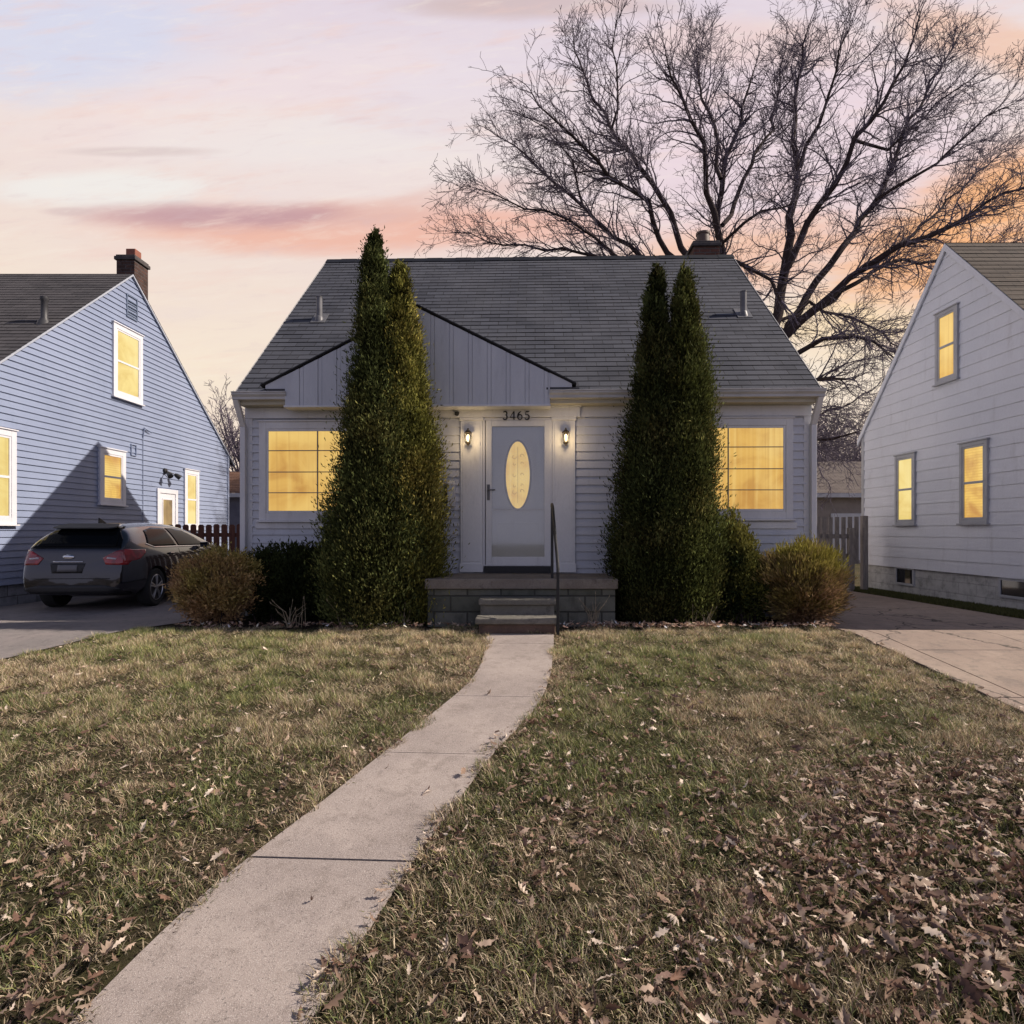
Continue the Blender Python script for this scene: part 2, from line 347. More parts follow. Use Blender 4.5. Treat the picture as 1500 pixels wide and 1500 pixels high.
M['fencebrown'] = weathered((.16, .06, .038), (.11, .042, .03), 5, (5, 5, .8), .8, .004, 'brown_stained_wood')
M['fencegrey'] = weathered((.30, .27, .25), (.2, .18, .17), 5, (5, 5, .8), .85, .006, 'weathered_grey_wood')
def litwin(name, base, hi, lo, fold=14, strength=1.0, blinds=False, seed=0.0):
    """a lit room seen through a curtained window"""
    def fn(q, p):
        v = q.n('ShaderNodeTexCoord').outputs['Object']; x, y, z = q.sep(v)
        h = q.m('ADD', q.m('ADD', x, y), seed)
        w = q.noise(q.comb(q.m('MULTIPLY', h, fold), q.m('MULTIPLY', z, .5), seed), 1.0, 4, .5)
        b = q.noise(q.comb(q.m('MULTIPLY', h, 1.2), q.m('MULTIPLY', z, 1.6), seed+4), 1.6, 4, .6, dist=.8)
        c = q.mix(q.step(b, .25, .65), lo, base); gl_ = q.noise(q.comb(q.m('MULTIPLY', h, .9), q.m('MULTIPLY', z, 1.1), seed+2), 1.2, 1, .4); c = q.mix(q.m('MULTIPLY', q.step(gl_, .5, .7), .6), c, hi); f2 = q.noise(q.comb(q.m('MULTIPLY', h, fold*2.4), q.m('MULTIPLY', z, .35), seed+9), 1.0, 2, .5); c = q.mix(q.m('MULTIPLY', q.step(f2, .5, .8), .4), c, (lo[0]*.8, lo[1]*.74, lo[2]*.7)); c = q.mix(q.m('MULTIPLY', q.step(w, .45, .75), .45), c, hi)
        if blinds:
            s = q.m('SINE', q.m('MULTIPLY', z, 2*math.pi/.045)); c = q.mix(q.m('MULTIPLY', q.step(s, .2, 1.0), .35), c, lo)
        q.put(p.inputs['Emission Color'], c); p.inputs['Emission Strength'].default_value = strength*.82
    return mat(name, (.05, .04, .03), .08, 0, .6, fn=fn)
Y1, Y2, Y3 = srgb(226, 178, 84), srgb(248, 212, 120), srgb(196, 142, 58)
M['litfront'] = litwin('lit_curtain_amber', Y1, Y2, Y3, 9, .92)
M['litright'] = litwin('lit_curtain_amber_folds', Y1, srgb(250, 216, 130), Y3, 16, .95, seed=2.3)
M['litpale'] = litwin('lit_shade_pale', srgb(240, 216, 132), srgb(250, 232, 160), srgb(222, 190, 100), 3, .95, seed=5.1)
M['litblind'] = litwin('lit_blinds', srgb(240, 196, 90), srgb(252, 222, 130), srgb(190, 130, 50), 3, .95, True, seed=7.0)
M['litoval'] = litwin('lit_oval_glass', srgb(240, 200, 110), srgb(252, 222, 140), srgb(220, 172, 92), 20, .95, seed=1.0)
def emat(name, c, s):
    m = mat(name, (.3, .3, .3), .4); p = m.node_tree.nodes['Principled BSDF']; p.inputs['Emission Color'].default_value = a4(c); p.inputs['Emission Strength'].default_value = s; return m
M['bulb'] = emat('frosted_bulb', (1.0, .80, .45), 2.0)
def thinglass(name, tint=(1, 1, 1), gl=.1, rough=.05):
    m = bpy.data.materials.new(name); m.use_nodes = True; t = m.node_tree; t.nodes.clear(); q = NT(t)
    a = q.n('ShaderNodeBsdfTransparent'); a.inputs[0].default_value = a4(tint); b = q.n('ShaderNodeBsdfGlossy'); b.inputs['Roughness'].default_value = rough
    fr = q.n('ShaderNodeFresnel'); fr.inputs[0].default_value = 1.5; mx = q.n('ShaderNodeMixShader'); q.put(mx.inputs[0], q.m('ADD', fr.outputs[0], gl, clamp=True))
    t.links.new(a.outputs[0], mx.inputs[1]); t.links.new(b.outputs[0], mx.inputs[2]); o = q.n('ShaderNodeOutputMaterial'); t.links.new(mx.outputs[0], o.inputs[0]); return m
M['clearglass'] = thinglass('clear_glass', (.93, .94, .95), .06)
# ================================================================== SETTING: ground, walk, driveways, bed
def strip_mesh(name, rows, mat_, dz, kind='structure', thick=0.0, sub=1):
    """rows: list of (x0, x1, y); a sheet following the ground"""
    mb = MB()
    for (a0, a1, ya), (b0, b1, yb) in zip(rows[:-1], rows[1:]):
        for k in range(sub):
            t0, t1 = k/sub, (k+1)/sub
            y0, y1 = ya+(yb-ya)*t0, ya+(yb-ya)*t1
            l0, l1 = a0+(b0-a0)*t0, a0+(b0-a0)*t1; r0, r1 = a1+(b1-a1)*t0, a1+(b1-a1)*t1
            z0, z1 = float(gz(0, y0))+dz, float(gz(0, y1))+dz
            mb.poly([(l0, y0, z0), (r0, y0, z0), (r1, y1, z1), (l1, y1, z1)])
    o = mb.build(name, mat_, fix=False); return tag(o, kind=kind)
strip_mesh('ground', [(-400, 400, y) for y in (-60, 0, 1.0, 2, 3, 4, 5, 6, 6.9, 9, 15.9, 60, 600)], M['turf'], 0)
LE = [(712, 932), (709, 965), (692, 1000), (655, 1030), (575, 1095), (500, 1155), (430, 1212), (365, 1258), (300, 1310), (225, 1375), (165, 1440), (110, 1500)]
RE = [(812, 932), (807, 990), (786, 1040), (742, 1080), (712, 1112), (682, 1160), (640, 1212), (595, 1268), (570, 1320), (530, 1380), (485, 1440), (452, 1500)]
LW = [G(*p) for p in LE]; RW = [G(*p) for p in RE]
LW.append(LW[-1]+(LW[-1]-LW[-4])*2.2); RW.append(RW[-1]+(LW[-2]-LW[-5])*2.2)
def edge_x(P, y):
    ys = np.array([p.y for p in P])[::-1]; xs = np.array([p.x for p in P])[::-1]; return np.interp(y, ys, xs)
ysw = np.linspace(LW[-1].y+.05, 6.93, 60)
smooth_k = np.ones(7)/7
lx = edge_x(LW, ysw); rx = edge_x(RW, ysw)
lxs = np.convolve(np.pad(lx, 3, 'edge'), smooth_k, 'valid'); rxs = np.convolve(np.pad(rx, 3, 'edge'), smooth_k, 'valid')
def walk_x(y): return np.interp(y, ysw, lxs), np.interp(y, ysw, rxs)
JOINTS = [G(480, 1262).y, G(640, 1106).y, G(720, 1022).y, G(762, 944).y, 1.3, .2]
mb = MB()
for a, b in zip(range(59), range(1, 60)):
    ya, yb = ysw[a], ysw[b]; segs = [(ya, yb)]
    for j in JOINTS:
        g = .013 if abs(j-JOINTS[0]) < .01 else .005
        new = []
        for (s0, s1) in segs:
            if s1 <= j-g/2 or s0 >= j+g/2: new.append((s0, s1))
            else:
                if s0 < j-g/2: new.append((s0, j-g/2))
                if s1 > j+g/2: new.append((j+g/2, s1))
        segs = new
    for (s0, s1) in segs:
        l0, r0 = walk_x(s0); l1, r1 = walk_x(s1); z0, z1 = float(gz(0, s0)), float(gz(0, s1))
        # slightly skewed joints, as in the photo
        mb.hexa([(l0, s0+.02, z0-.05), (r0, s0-.02, z0-.05), (r1, s1-.02, z1-.05), (l1, s1+.02, z1-.05), (l0, s0+.02, z0+.012), (r0, s0-.02, z0+.012), (r1, s1-.02, z1+.012), (l1, s1+.02, z1+.012)])
def drop_internal(mb): pass
tag(mb.build('walkway', M['walk'], fix=False), kind='structure')
strip_mesh('walkway_joint_sand', [(float(walk_x(y)[0]), float(walk_x(y)[1]), float(y)) for y in ysw], M['mulch'], .003)
# driveways: slabs with dark joints between
RX0, RX1 = 3.88, 6.85
strip_mesh('driveway_base_right', [(RX0-.02, RX1+.02, -8), (RX0-.02, RX1+.02, 1), (RX0-.02, RX1+.02, 6.9), (RX0-.02, 7.1, 15.9)], M['mulch'], .004)
mb = MB()
def slab(x0, x1, y0, y1, dz=.016):
    cuts = sorted({y0, y1} | {c for c in (1.0, 6.9) if y0 < c < y1})
    for c0, c1 in zip(cuts[:-1], cuts[1:]):
        z0, z1 = float(gz(0, c0))+dz, float(gz(0, c1))+dz
        mb.hexa([(x0, c0, z0-.05), (x1, c0, z0-.05), (x1, c1, z1-.05), (x0, c1, z1-.05), (x0, c0, z0), (x1, c0, z0), (x1, c1, z1), (x0, c1, z1)])
for x0, x1 in ((3.88, 4.13), (4.145, 5.49), (5.50, 6.85)):
    ys = [-8, -4.9, -1.9, 1.15, 3.9, 6.25, 9.2, 12.4, 15.9] if x0 > 4 else [-8, -2, 2.6, 4.9, 7.9, 11, 15.9]
    for a, b in zip(ys[:-1], ys[1:]): slab(x0, x1, a+.006, b-.006)
tag(mb.build('driveway_right', M['drive'], fix=False), kind='structure')
LDX = [(-8, -5.6), (3, -5.45), (5.93, -5.16), (6.5, -4.92), (7.3, -4.68), (7.8, -4.45), (9, -4.4), (20, -4.4)]
strip_mesh('driveway_left', [(-8.35, x, y) for y, x in LDX[:3]]+[(-8.35, x, y) for y, x in LDX[3:]], M['driveleft'], .014, sub=3)
def drive_left_x(y): return np.interp(y, [a for a, b in LDX], [b for a, b in LDX])
strip_mesh('planting_bed', [(-4.35, 3.86, 7.28), (-4.4, 3.86, 7.6), (-4.4, 3.86, 8.9)], M['mulch'], .01)
# ================================================================== generic wall pieces
class Frame:
    """a wall plane: origin, horizontal direction u, outward normal n; z stays z"""
    def __init__(s, o, u, n): s.o = Vector(o); s.u = Vector(u).normalized(); s.n = Vector(n).normalized()
    def p(s, u, z, n=0): return Vector((s.o.x, s.o.y, 0))+s.u*u+s.n*n+Vector((0, 0, z))
    def box(s, mb, u0, u1, z0, z1, n0, n1, mi=0):
        mb.hexa([s.p(u0, z0, n0), s.p(u1, z0, n0), s.p(u1, z0, n1), s.p(u0, z0, n1), s.p(u0, z1, n0), s.p(u1, z1, n0), s.p(u1, z1, n1), s.p(u0, z1, n1)], mi)
    def ring(s, mb, u0, u1, z0, z1, w, n0, n1, wb=None):
        wb = wb or w
        s.box(mb, u0, u0+w, z0, z1, n0, n1); s.box(mb, u1-w, u1, z0, z1, n0, n1)
        s.box(mb, u0+w, u1-w, z1-w, z1, n0, n1-.0015); s.box(mb, u0+w, u1-w, z0, z0+wb, n0, n1-.0015)
def siding(mb, fr, z0, z1, span, exp, lap, jit=0.0, seams=None):
    z = z0; i = 0
    while z < z1-1e-4:
        b = min(z+exp, z1); a0, a1 = span(z); b0, b1 = span(b)
        if a1-a0 < .01: break
        cuts = [0, 1]
        if seams:
            L = a1-a0; off = (i*1.37) % seams; cuts = [0]+[c/L for c in np.arange(off+.01, L-.05, seams) if c > .3]+[1]
        for c0, c1 in zip(cuts[:-1], cuts[1:]):
            e = lap+random.uniform(-jit, jit); g = .0012 if seams else 0
            l0 = a0+(a1-a0)*c0+g; l1 = a0+(a1-a0)*c1-g; h0 = b0+(b1-b0)*c0+g; h1 = b0+(b1-b0)*c1-g
            mb.poly([fr.p(l0, z, e), fr.p(l1, z, e), fr.p(h1, b, .003), fr.p(h0, b, .003)])
            mb.poly([fr.p(l0, z, 0), fr.p(l1, z, 0), fr.p(l1, z, e), fr.p(l0, z, e)])
        z = b; i += 1
def roof_rows(mb, e0, e1, r0, r1, exp=.14, t=.008, u_off=0.0, left=None):
    """courses of shingles from eave edge e0-e1 up to ridge r0-r1"""
    e0, e1, r0, r1 = map(Vector, (e0, e1, r0, r1)); up = (r0-e0); L = up.length; n = (e1-e0).cross(up).normalized()
    if n.z < 0: n = -n
    k = int(math.ceil(L/exp))
    for i in range(k):
        s0, s1 = i*exp/L, min((i+1)*exp/L, 1)
        a, b, c, d = e0.lerp(r0, s0), e1.lerp(r1, s0), e1.lerp(r1, s1), e0.lerp(r0, s1)
        m = max(1, int((b-a).length/.9)); jit = [random.uniform(-.0025, .0025) for _ in range(m+1)]
        for j in range(m):
            f0, f1 = j/m, (j+1)/m; pa, pb = a.lerp(b, f0)+n*(t+jit[j]), a.lerp(b, f1)+n*(t+jit[j+1]); pc, pd = d.lerp(c, f1)+n*.001, d.lerp(c, f0)+n*.001
            w = (e1-e0).length; uv = [(f0*w+u_off, i*exp), (f1*w+u_off, i*exp), (f1*w+u_off, i*exp+exp*.999), (f0*w+u_off, i*exp+exp*.999)]
            mb.poly([pa, pb, pc, pd], 0, uv)
            mb.poly([a.lerp(b, f0)-n*.004, a.lerp(b, f1)-n*.004, pb, pa], 0, [uv[0], uv[1], uv[1], uv[0]])
def window(parent, fr, u0, u1, z0, z1, lit, trim, cas=.08, style='double', proud=.035, glassn=.028, label=None, sashm=None, muntin=None):
    """casing is the part; sash bars, sill and pane are its sub-parts"""
    sashm = sashm or trim
    mb = MB(); fr.ring(mb, u0, u1, z0, z1, cas, -.01, proud); fr.box(mb, u0-.02, u1+.02, z1, z1+.022, -.005, proud+.018)
    w = mb.build('window', trim, parent, bevel=.003)
    if label: w['label'] = label
    a0, a1, b0, b1 = u0+cas, u1-cas, z0+cas, z1-cas
    mb = MB(); fr.box(mb, u0-.03, u1+.03, z0-.028, z0-.001, -.005, proud+.03); mb.build('sill', trim, w, bevel=.003)
    mb = MB(); s = .035
    fr.ring(mb, a0+.001, a1-.001, b0+.001, b1-.001, s, -.01, max(proud-.008, glassn+.008))
    if style == 'double':
        zm = (b0+b1)/2; fr.box(mb, a0+s, a1-s, zm-.02, zm+.02, -.008, max(proud-.006, glassn+.010))
    mb.build('sash', sashm, w, bevel=.002)
    if muntin:
        mb = MB(); us, zs, mw = muntin
        for u in us: fr.box(mb, u-mw, u+mw, b0+s, b1-s, glassn+.001, glassn+.016)
        for z in zs: fr.box(mb, a0+s, a1-s, z-mw*.8, z+mw*.8, glassn+.001, glassn+.014)
        mb.build('muntins', M['muntin'], w)
    mb = MB(); fr.box(mb, a0+s, a1-s, b0+s, b1-s, -.004, glassn); mb.build('pane', lit, w)
    return w
M['muntin'] = weathered((.36, .30, .24), (.30, .25, .2), 5, name='muntin_paint')
# ================================================================== CENTRE HOUSE
HX0, HX1, HY, ED, RY = -3.93, 4.07, 8.5, 8.25, 12.0
EZ, RZ = 3.30, 6.86
HOUSE = thing('cape_house', (0.07, HY, .15), 'pale grey cape house with front gable and white door, between the blue and white houses', 'house', rotz=R(-1.4))
F = Frame((0, HY, 0), (1, 0, 0), (0, -1, 0))
def fu(px): return (px-VX)/FPX*HY
def fz(py): return CZ+(VY-py)/FPX*HY
mb = MB(); mb.box(HX0+.02, HX1-.02, HY+.012, HY+7.2, .0, 3.05); mb.build('core_wall', M['siding'], HOUSE)
for a_, b_ in ((HX0+.05, fu(690)), (fu(825), HX1-.05)):
    mb = MB(); siding(mb, F, .62, 3.0, lambda z: (a_, b_), .118, .025, .001, seams=3.7); mb.build('lap_siding', M['siding'], HOUSE, fix=False)
mb = MB(); mb.box(HX0+.01, HX1-.01, HY-.02, HY+.01, .05, .62); mb.build('foundation', M['foundblue'], HOUSE)
# gable ends
slope = (RZ-EZ)/(RY-ED)
for sgn, xx in ((-1, HX0), (1, HX1)):
    fr = Frame((xx, HY, 0), (0, 1, 0), (sgn, 0, 0))
    mb = MB()
    def span(z): 
        if z <= 3.35: return (0, 7.0)
        d = (z-EZ)/slope; return (max(0, d-.25), min(7.0, 7.0-d+.25))
    siding(mb, fr, .62, 6.6, span, .118, .016, .001); mb.build('end_siding', M['siding'], HOUSE, fix=False)
    mb = MB(); mb.prism([(xx-sgn*.03, HY+.01, 3.0), (xx-sgn*.03, HY+7.0, 3.0), (xx-sgn*.03, RY, RZ-.1)], (sgn*.02, 0, 0)); mb.build('gable_end_wall', M['siding'], HOUSE)
# corner boards, frieze, soffit
mb = MB(); mb.box(HX0-.01, HX0+.09, HY-.022, HY+.10, .1, 3.0); mb.build('corner_board', M['trim'], HOUSE, bevel=.003)
mb = MB(); mb.box(HX1-.09, HX1+.01, HY-.022, HY+.10, .1, 3.0); mb.build('corner_board', M['trim'], HOUSE, bevel=.003)
mb = MB(); mb.box(HX0-.01, HX1+.01, HY-.035, HY+.01, 2.995, 3.145); mb.build('frieze_board', M['trim'], HOUSE, bevel=.004)
M['soffit'] = weathered((.50, .47, .38), (.44, .41, .33), 3, name='lamplit_cream_soffit')  # cream tone carries the warm lamp light on the soffit
GPX, GPZ = fu(612)*.965, 4.49; GS = .50          # small front gable: peak and pitch
GL, GR = -3.25, .415
GN = .30                                    # how far its face stands in front of the wall
for a, b in ((GR+.002, HX1+.01), (HX0-.01, GL-.002)):
    mb = MB(); mb.box(a, b, ED+.02, HY+.01, 3.147, 3.22); mb.build('soffit', M['soffit'], HOUSE)
def gutter(x0, x1, name='gutter'):
    mb = MB(); prof = [(ED+.02, 3.30), (ED-.085, 3.30), (ED-.085, 3.27), (ED-.06, 3.24), (ED-.06, 3.205), (ED+.02, 3.195)]
    mb.prism([(x0, y, z) for y, z in prof], (x1-x0, 0, 0)); mb.prism([(x0-.002, ED-.095, 3.296), (x0-.002, ED-.08, 3.296), (x0-.002, ED-.08, 3.312), (x0-.002, ED-.095, 3.312)], (x1-x0+.004, 0, 0))
    return mb.build(name, M['gutter'], HOUSE, bevel=.003)
gutter(HX0-.06, GL+.02); gutter(GR-.01, HX1+.07)
mb = MB(); ddx = HX1-.02
for (x, y0, y1) in ((HX1+.03, 0, 0),):
    mb.box(HX1-.02, HX1+.055, HY-.10, HY-.024, .25, 2.86)
    mb.prism([(HX1-.02, ED-.06, 3.2), (HX1-.02, ED+.01, 3.2), (HX1-.02, HY-.024, 2.86), (HX1-.02, HY-.10, 2.86)], (.075, 0, 0))
mb.build('downspout', M['trim'], HOUSE, bevel=.006)
mb = MB(); mb.box(HX0-.055, HX0+.02, HY-.10, HY-.024, .25, 2.86); mb.prism([(HX0-.055, ED-.06, 3.2), (HX0-.055, ED+.01, 3.2), (HX0-.055, HY-.024, 2.86), (HX0-.055, HY-.10, 2.86)], (.075, 0, 0))
mb.build('downspout', M['trim'], HOUSE, bevel=.006)
# main roof
mb = MB()
roof_rows(mb, (HX0-.06, ED, EZ), (HX1+.06, ED, EZ), (HX0-.06, RY, RZ), (HX1+.06, RY, RZ))
yb = RY+(RY-ED); mb.poly([(HX1+.06, yb, EZ), (HX0-.06, yb, EZ), (HX0-.06, RY, RZ), (HX1+.06, RY, RZ)], 0, [(0, 0), (8, 0), (8, 5), (0, 5)])
for x in (HX0-.06, HX1+.06):
    mb.poly([(x, ED, EZ-.02), (x, ED, EZ), (x, RY, RZ+.01), (x, yb, EZ), (x, yb, EZ-.03), (x, RY, RZ-.03)], 0, [(0, 0)]*6)
ROOF = mb.build('roof', M['roof'], HOUSE, fix=False)
mb = MB(); 
n_ = 28
for i in range(n_):
    a = HX0-.06+(HX1-HX0+.12)*i/n_; b = a+(HX1-HX0+.12)/n_+.02; h = .012+.006*(i % 2)
    mb.prism([(a, RY-.13, RZ-.115+h), (a, RY, RZ+.008+h), (a, RY+.13, RZ-.115+h), (a, RY, RZ-.03)], (b-a, 0, 0))
mb.build('ridge_cap', M['dark'], ROOF)
for x in (HX0-.062, HX1+.052):
    mb = MB(); mb.prism([(x, ED-.0, EZ-.10), (x, ED, EZ+.012), (x, RY, RZ+.02), (x, RY, RZ-.12)], (.01, 0, 0)); mb.build('rake_trim', M['gutter'], HOUSE)
for (px, py0, py1) in ((462, 432, 466), (1083, 430, 464)):
    # roof plane point under the pipe
    t = (VY-py1)/FPX; dd = (EZ-slope*ED-CZ)/(t-slope); x = (px-VX)/FPX*dd; zb_ = CZ+t*dd
    h = (py1-py0)/FPX*dd
    mb = MB(); mb.lathe((x, dd, zb_), [(.05, -.2), (.05, h-.012), (.056, h-.01), (.056, h), (.04, h), (.04, h-.05)], 16); v = mb.build('vent_pipe', M['pipe'], HOUSE, smooth='auto')
    mb = MB(); mb.lathe((x, dd, zb_), [(.09, -.11), (.08, -.03), (.066, .02), (.056, .05), (.05, .06)], 16); mb.prism([(x-.12, dd-.10, zb_-.10*slope+.012), (x+.12, dd-.10, zb_-.10*slope+.012), (x+.12, dd+.15, zb_+.15*slope+.012), (x-.12, dd+.15, zb_+.15*slope+.012)], (0, -.006, .006)); mb.build('flashing', M['pipe'], v, smooth='auto')
# chimney behind the ridge
cx = (1021-VX)/FPX*12.5
mb = MB(); mb.box(cx-.26, cx+.26, 12.25, 12.75, 5.6, 7.17); ch = mb.build('chimney', M['brick'], HOUSE, bevel=.006)
mb = MB(); mb.box(cx-.30, cx+.30, 12.21, 12.79, 7.172, 7.24); mb.box(cx-.27, cx+.27, 12.24, 12.76, 7.242, 7.29); mb.build('chimney_cap', M['mortarcap'], ch, bevel=.01)
mb = MB(); mb.lathe((cx, 12.5, 7.29), [(.15, 0), (.13, .22), (.145, .23), (.145, .27), (.10, .27), (.10, .1)], 14); mb.build('chimney_pot', weathered((.13, .085, .065), (.09, .06, .05), 7, name='brown_clay'), ch, smooth='auto')
# small front gable
def gt(u): return GPZ-GS*abs(u-GPX)
ul, ur = GPX-(GPZ-3.40)/GS, GPX+(GPZ-3.40)/GS
mb = MB(); u = GL; bw = [.20, .055, .20, .055]; i = 0
while u < GR-.001:
    w_ = min(bw[i % 4] if i % 2 else .205, GR-u); i += 1
    g = .006; a, b = u+g/2, u+w_-g/2; pts = [F.p(a, 3.10, GN), F.p(b, 3.10, GN)]
    if a < GPX < b: pts += [F.p(b, gt(b)-.04, GN), F.p(GPX, GPZ-.04, GN), F.p(a, gt(a)-.04, GN)]
    else: pts += [F.p(b, gt(b)-.04, GN), F.p(a, gt(a)-.04, GN)]
    mb.prism(pts, (0, -.014 if i % 2 else -.008, 0)); u += w_
GB = mb.build('gable_siding', M['gablesiding'], HOUSE, bevel=.002)
mb = MB(); mb.prism([F.p(GL, 3.10, .0), F.p(GR, 3.10, .0), F.p(GR, gt(GR)-.05, 0), F.p(GPX, GPZ-.05, 0), F.p(GL, gt(GL)-.05, 0)], (0, -GN, 0)); mb.build('gable_wall', M['gablesiding'], HOUSE)
for a, b in ((GL, ul), (GR, ur)):
    mb = MB(); e_ = b+(.06 if b < a else -.06); mb.prism([F.p(a, 3.352, .12), F.p(e_, 3.352, .12), F.p(e_, gt(e_)-.03, .12), F.p(a, gt(a)-.03, .12)], (0, -(GN-.12), 0)); mb.build('gable_siding', M['gablesiding'], HOUSE)
mb = MB(); mb.box(GL-.01, GR+.01, HY-GN-.03, HY-.10, 3.088, 3.118); mb.build('gable_skirt_trim', M['trim'], HOUSE, bevel=.004)
ul, ur = GPX-(GPZ-3.40)/GS, GPX+(GPZ-3.40)/GS
yback = lambda z: ED+(z-EZ)/slope
yf = HY-GN-.018
mb = MB()
for s_, ue in ((-1, ul), (1, ur)):
    mb.poly([(ue, yf, 3.40), (GPX, yf, GPZ), (GPX, yback(GPZ)+.05, GPZ), (ue, yback(3.40)+.05, 3.40)], 0, [(0, 0), (0, 2.6), (1.5, 2.6), (.4, 0)])
    mb.poly([(ue, yf, 3.38), (GPX, yf, GPZ-.022), (GPX, yf, GPZ), (ue, yf, 3.40)], 0, [(0, 0)]*4)
    mb.poly([(ue, yf, 3.38), (GPX, yf, GPZ-.022), (GPX, yback(GPZ), GPZ-.022), (ue, yback(3.4), 3.38)], 0, [(0, 0)]*4)
GRF = mb.build('gable_roof', M['roof'], HOUSE, fix=False)
mb = MB()
for ue in (ul, ur):
    mb.prism([(ue, yf-.004, 3.394), (GPX, yf-.004, GPZ-.006), (GPX, yf-.004, GPZ+.006), (ue, yf-.004, 3.406)], (0, -.014, 0))
mb.build('drip_edge', M['flash'], GRF)
for a, b in ((GL-.25, GL+.08), (GR-.05, GR+.40)):
    mb = MB(); mb.box(a, b, ED-.06, HY-GN+.14, 3.318, 3.347); mb.build('valley_flashing', M['flash'], HOUSE)
# picture windows
cas = .10
uL0, uL1 = fu(377), fu(377)+1.70; uR1 = fu(1156); uR0 = uR1-1.72
zb0, zt0 = fz(762), fz(617)
zs = [fz(659.5), fz(691), fz(721.5)]
window(HOUSE, F, uL0, uL1, zb0, zt0, M['litfront'], M['trim'], cas, 'grid', .045, muntin=([fu(464)], zs, .008), label='left picture window with amber lit curtain')
window(HOUSE, F, uR0, uR1, zb0+.02, zt0+.02, M['litright'], M['trim'], cas, 'grid', .045, muntin=([fu(1063)], [z+.03 for z in zs], .008), label='right picture window with folded amber curtain')
for a, b in ((uL0, uL1), (uR0, uR1)):
    mb = MB(); F.box(mb, a-.06, b+.06, zb0-.12, zb0-.03, -.005, .03); mb.build('apron_trim', M['trim'], HOUSE, bevel=.003)
# door surround
PT, PBt = 2.985, .80
for a, b in ((675, 707), (809, 842)):
    mb = MB(); F.box(mb, fu(a), fu(b), PBt, PT, -.01, .055); F.box(mb, fu(a)+.03, fu(b)-.03, PBt+.15, PT-.09, .055, .061); F.box(mb, fu(a)-.012, fu(b)+.012, PBt, PBt+.12, -.01, .07); F.box(mb, fu(a)-.015, fu(b)+.015, PT-.04, PT+.001, -.01, .075)
    mb.build('door_pilaster', M['white'], HOUSE, bevel=.004)
mb = MB(); F.box(mb, fu(668), fu(849), PT+.003, 3.13, .036, .075); F.box(mb, fu(666), fu(851), 3.131, 3.15, .03, .10); mb.build('door_head_board', M['white'], HOUSE, bevel=.004)
dz0, dz1 = fz(829), fz(617)
mb = MB(); F.ring(mb, fu(707)+.002, fu(809)-.002, dz0, PT-.002, .035, -.005, .05, .02); F.box(mb, fu(707)+.03, fu(809)-.03, .79, dz0-.002, -.005, .09, 1); mb.build('door_frame', [M['trim'], M['dark']], HOUSE, bevel=.003)
mb = MB(); d0, d1 = fu(715), fu(802)
F.box(mb, d0, d1, dz0+.02, PT-.04, .0, .014); 
F.ring(mb, d0+.11, d1-.11, dz0+.14, dz0+.62, .022, .014, .020); F.ring(mb, d0+.10, d1-.10, PT-.40, PT-.12, .018, .014, .019)
DOOR = mb.build('front_door', weathered((.86, .85, .80), (.80, .79, .74), 2, name='door_white', dirt=(.6, .59, .56)), HOUSE, bevel=.003)
oc = (fu(758.5)); ozc = fz(696); ra, rb = fu(776)-fu(758.5), fz(647)-fz(696)
def ellipse(k, n_=40): return [(oc+ra*k*math.cos(2*math.pi*i/n_), ozc+rb*(1-(1-k)*ra/rb)*math.sin(2*math.pi*i/n_)) for i in range(n_)]
mb = MB(); mb.prism([F.p(u, z, .015) for u, z in ellipse(1.0)], (0, -.004, 0)); mb.build('oval_glass', M['litoval'], DOOR)
mb = MB(); A, B = ellipse(1.0), ellipse(1.16)
for i in range(40):
    j = (i+1) % 40; mb.hexa([F.p(*A[i], .014), F.p(*A[j], .014), F.p(*B[j], .014), F.p(*B[i], .014), F.p(*A[i], .026), F.p(*A[j], .026), F.p(*B[j], .020), F.p(*B[i], .020)])
mb.build('oval_frame', M['gutter'], DOOR, smooth='auto')
# leaded scrolls in the oval
mb = MB()
def scroll(cx_, cz_, s, turn, n0=.0205):
    pts = []
    for i in range(14):
        t = i/13; a = turn*(t*4.2); r = s*(1-t*.75); pts.append(F.p(cx_+math.cos(a)*r*.8, cz_+math.sin(a)*r+s*.2*t, n0))
    mb.tube(pts, .0026, 5)
for sx in (-1, 1):
    for (dz_, s_) in ((.26, .045), (.16, .03), (-.24, .045), (-.15, .03), (0, .035)): scroll(oc+sx*.055, ozc+dz_, s_, sx)
mb.tube([F.p(oc, ozc+.40, .0205), F.p(oc, ozc-.40, .0205)], .0025, 5)
M['lead'] = mat('leading_strip', (.30, .17, .06), .4)
mb.build('leaded_scrollwork', M['lead'], DOOR)
s0, s1 = fu(712)+.0, fu(806)-.0
mb = MB(); F.ring(mb, s0, s1, dz0+.004, PT-.038, .085, .03, .055, .13); SD = mb.build('storm_door', M['white'], HOUSE, bevel=.005)
mb = MB(); F.box(mb, s0+.085, s1-.085, dz0+.134, PT-.123, .040, .043); mb.build('storm_glass', M['clearglass'], SD)
mb = MB(); F.box(mb, s0+.085, s1-.085, dz0+.80, dz0+.815, .038, .05); mb.build('glass_rail', M['trim'], SD)
mb = MB(); hu = s0+.035; F.box(mb, hu-.018, hu+.022, fz(733), fz(710), .055, .063); mb.tube([F.p(hu, fz(718), .06), F.p(hu, fz(718), .10), F.p(hu+.10, fz(718), .105)], .009, 8); mb.tube([F.p(hu, fz(712), .06), F.p(hu, fz(712), .075)], .013, 10)
mb.build('door_handle', M['pipe'], SD, smooth='auto')
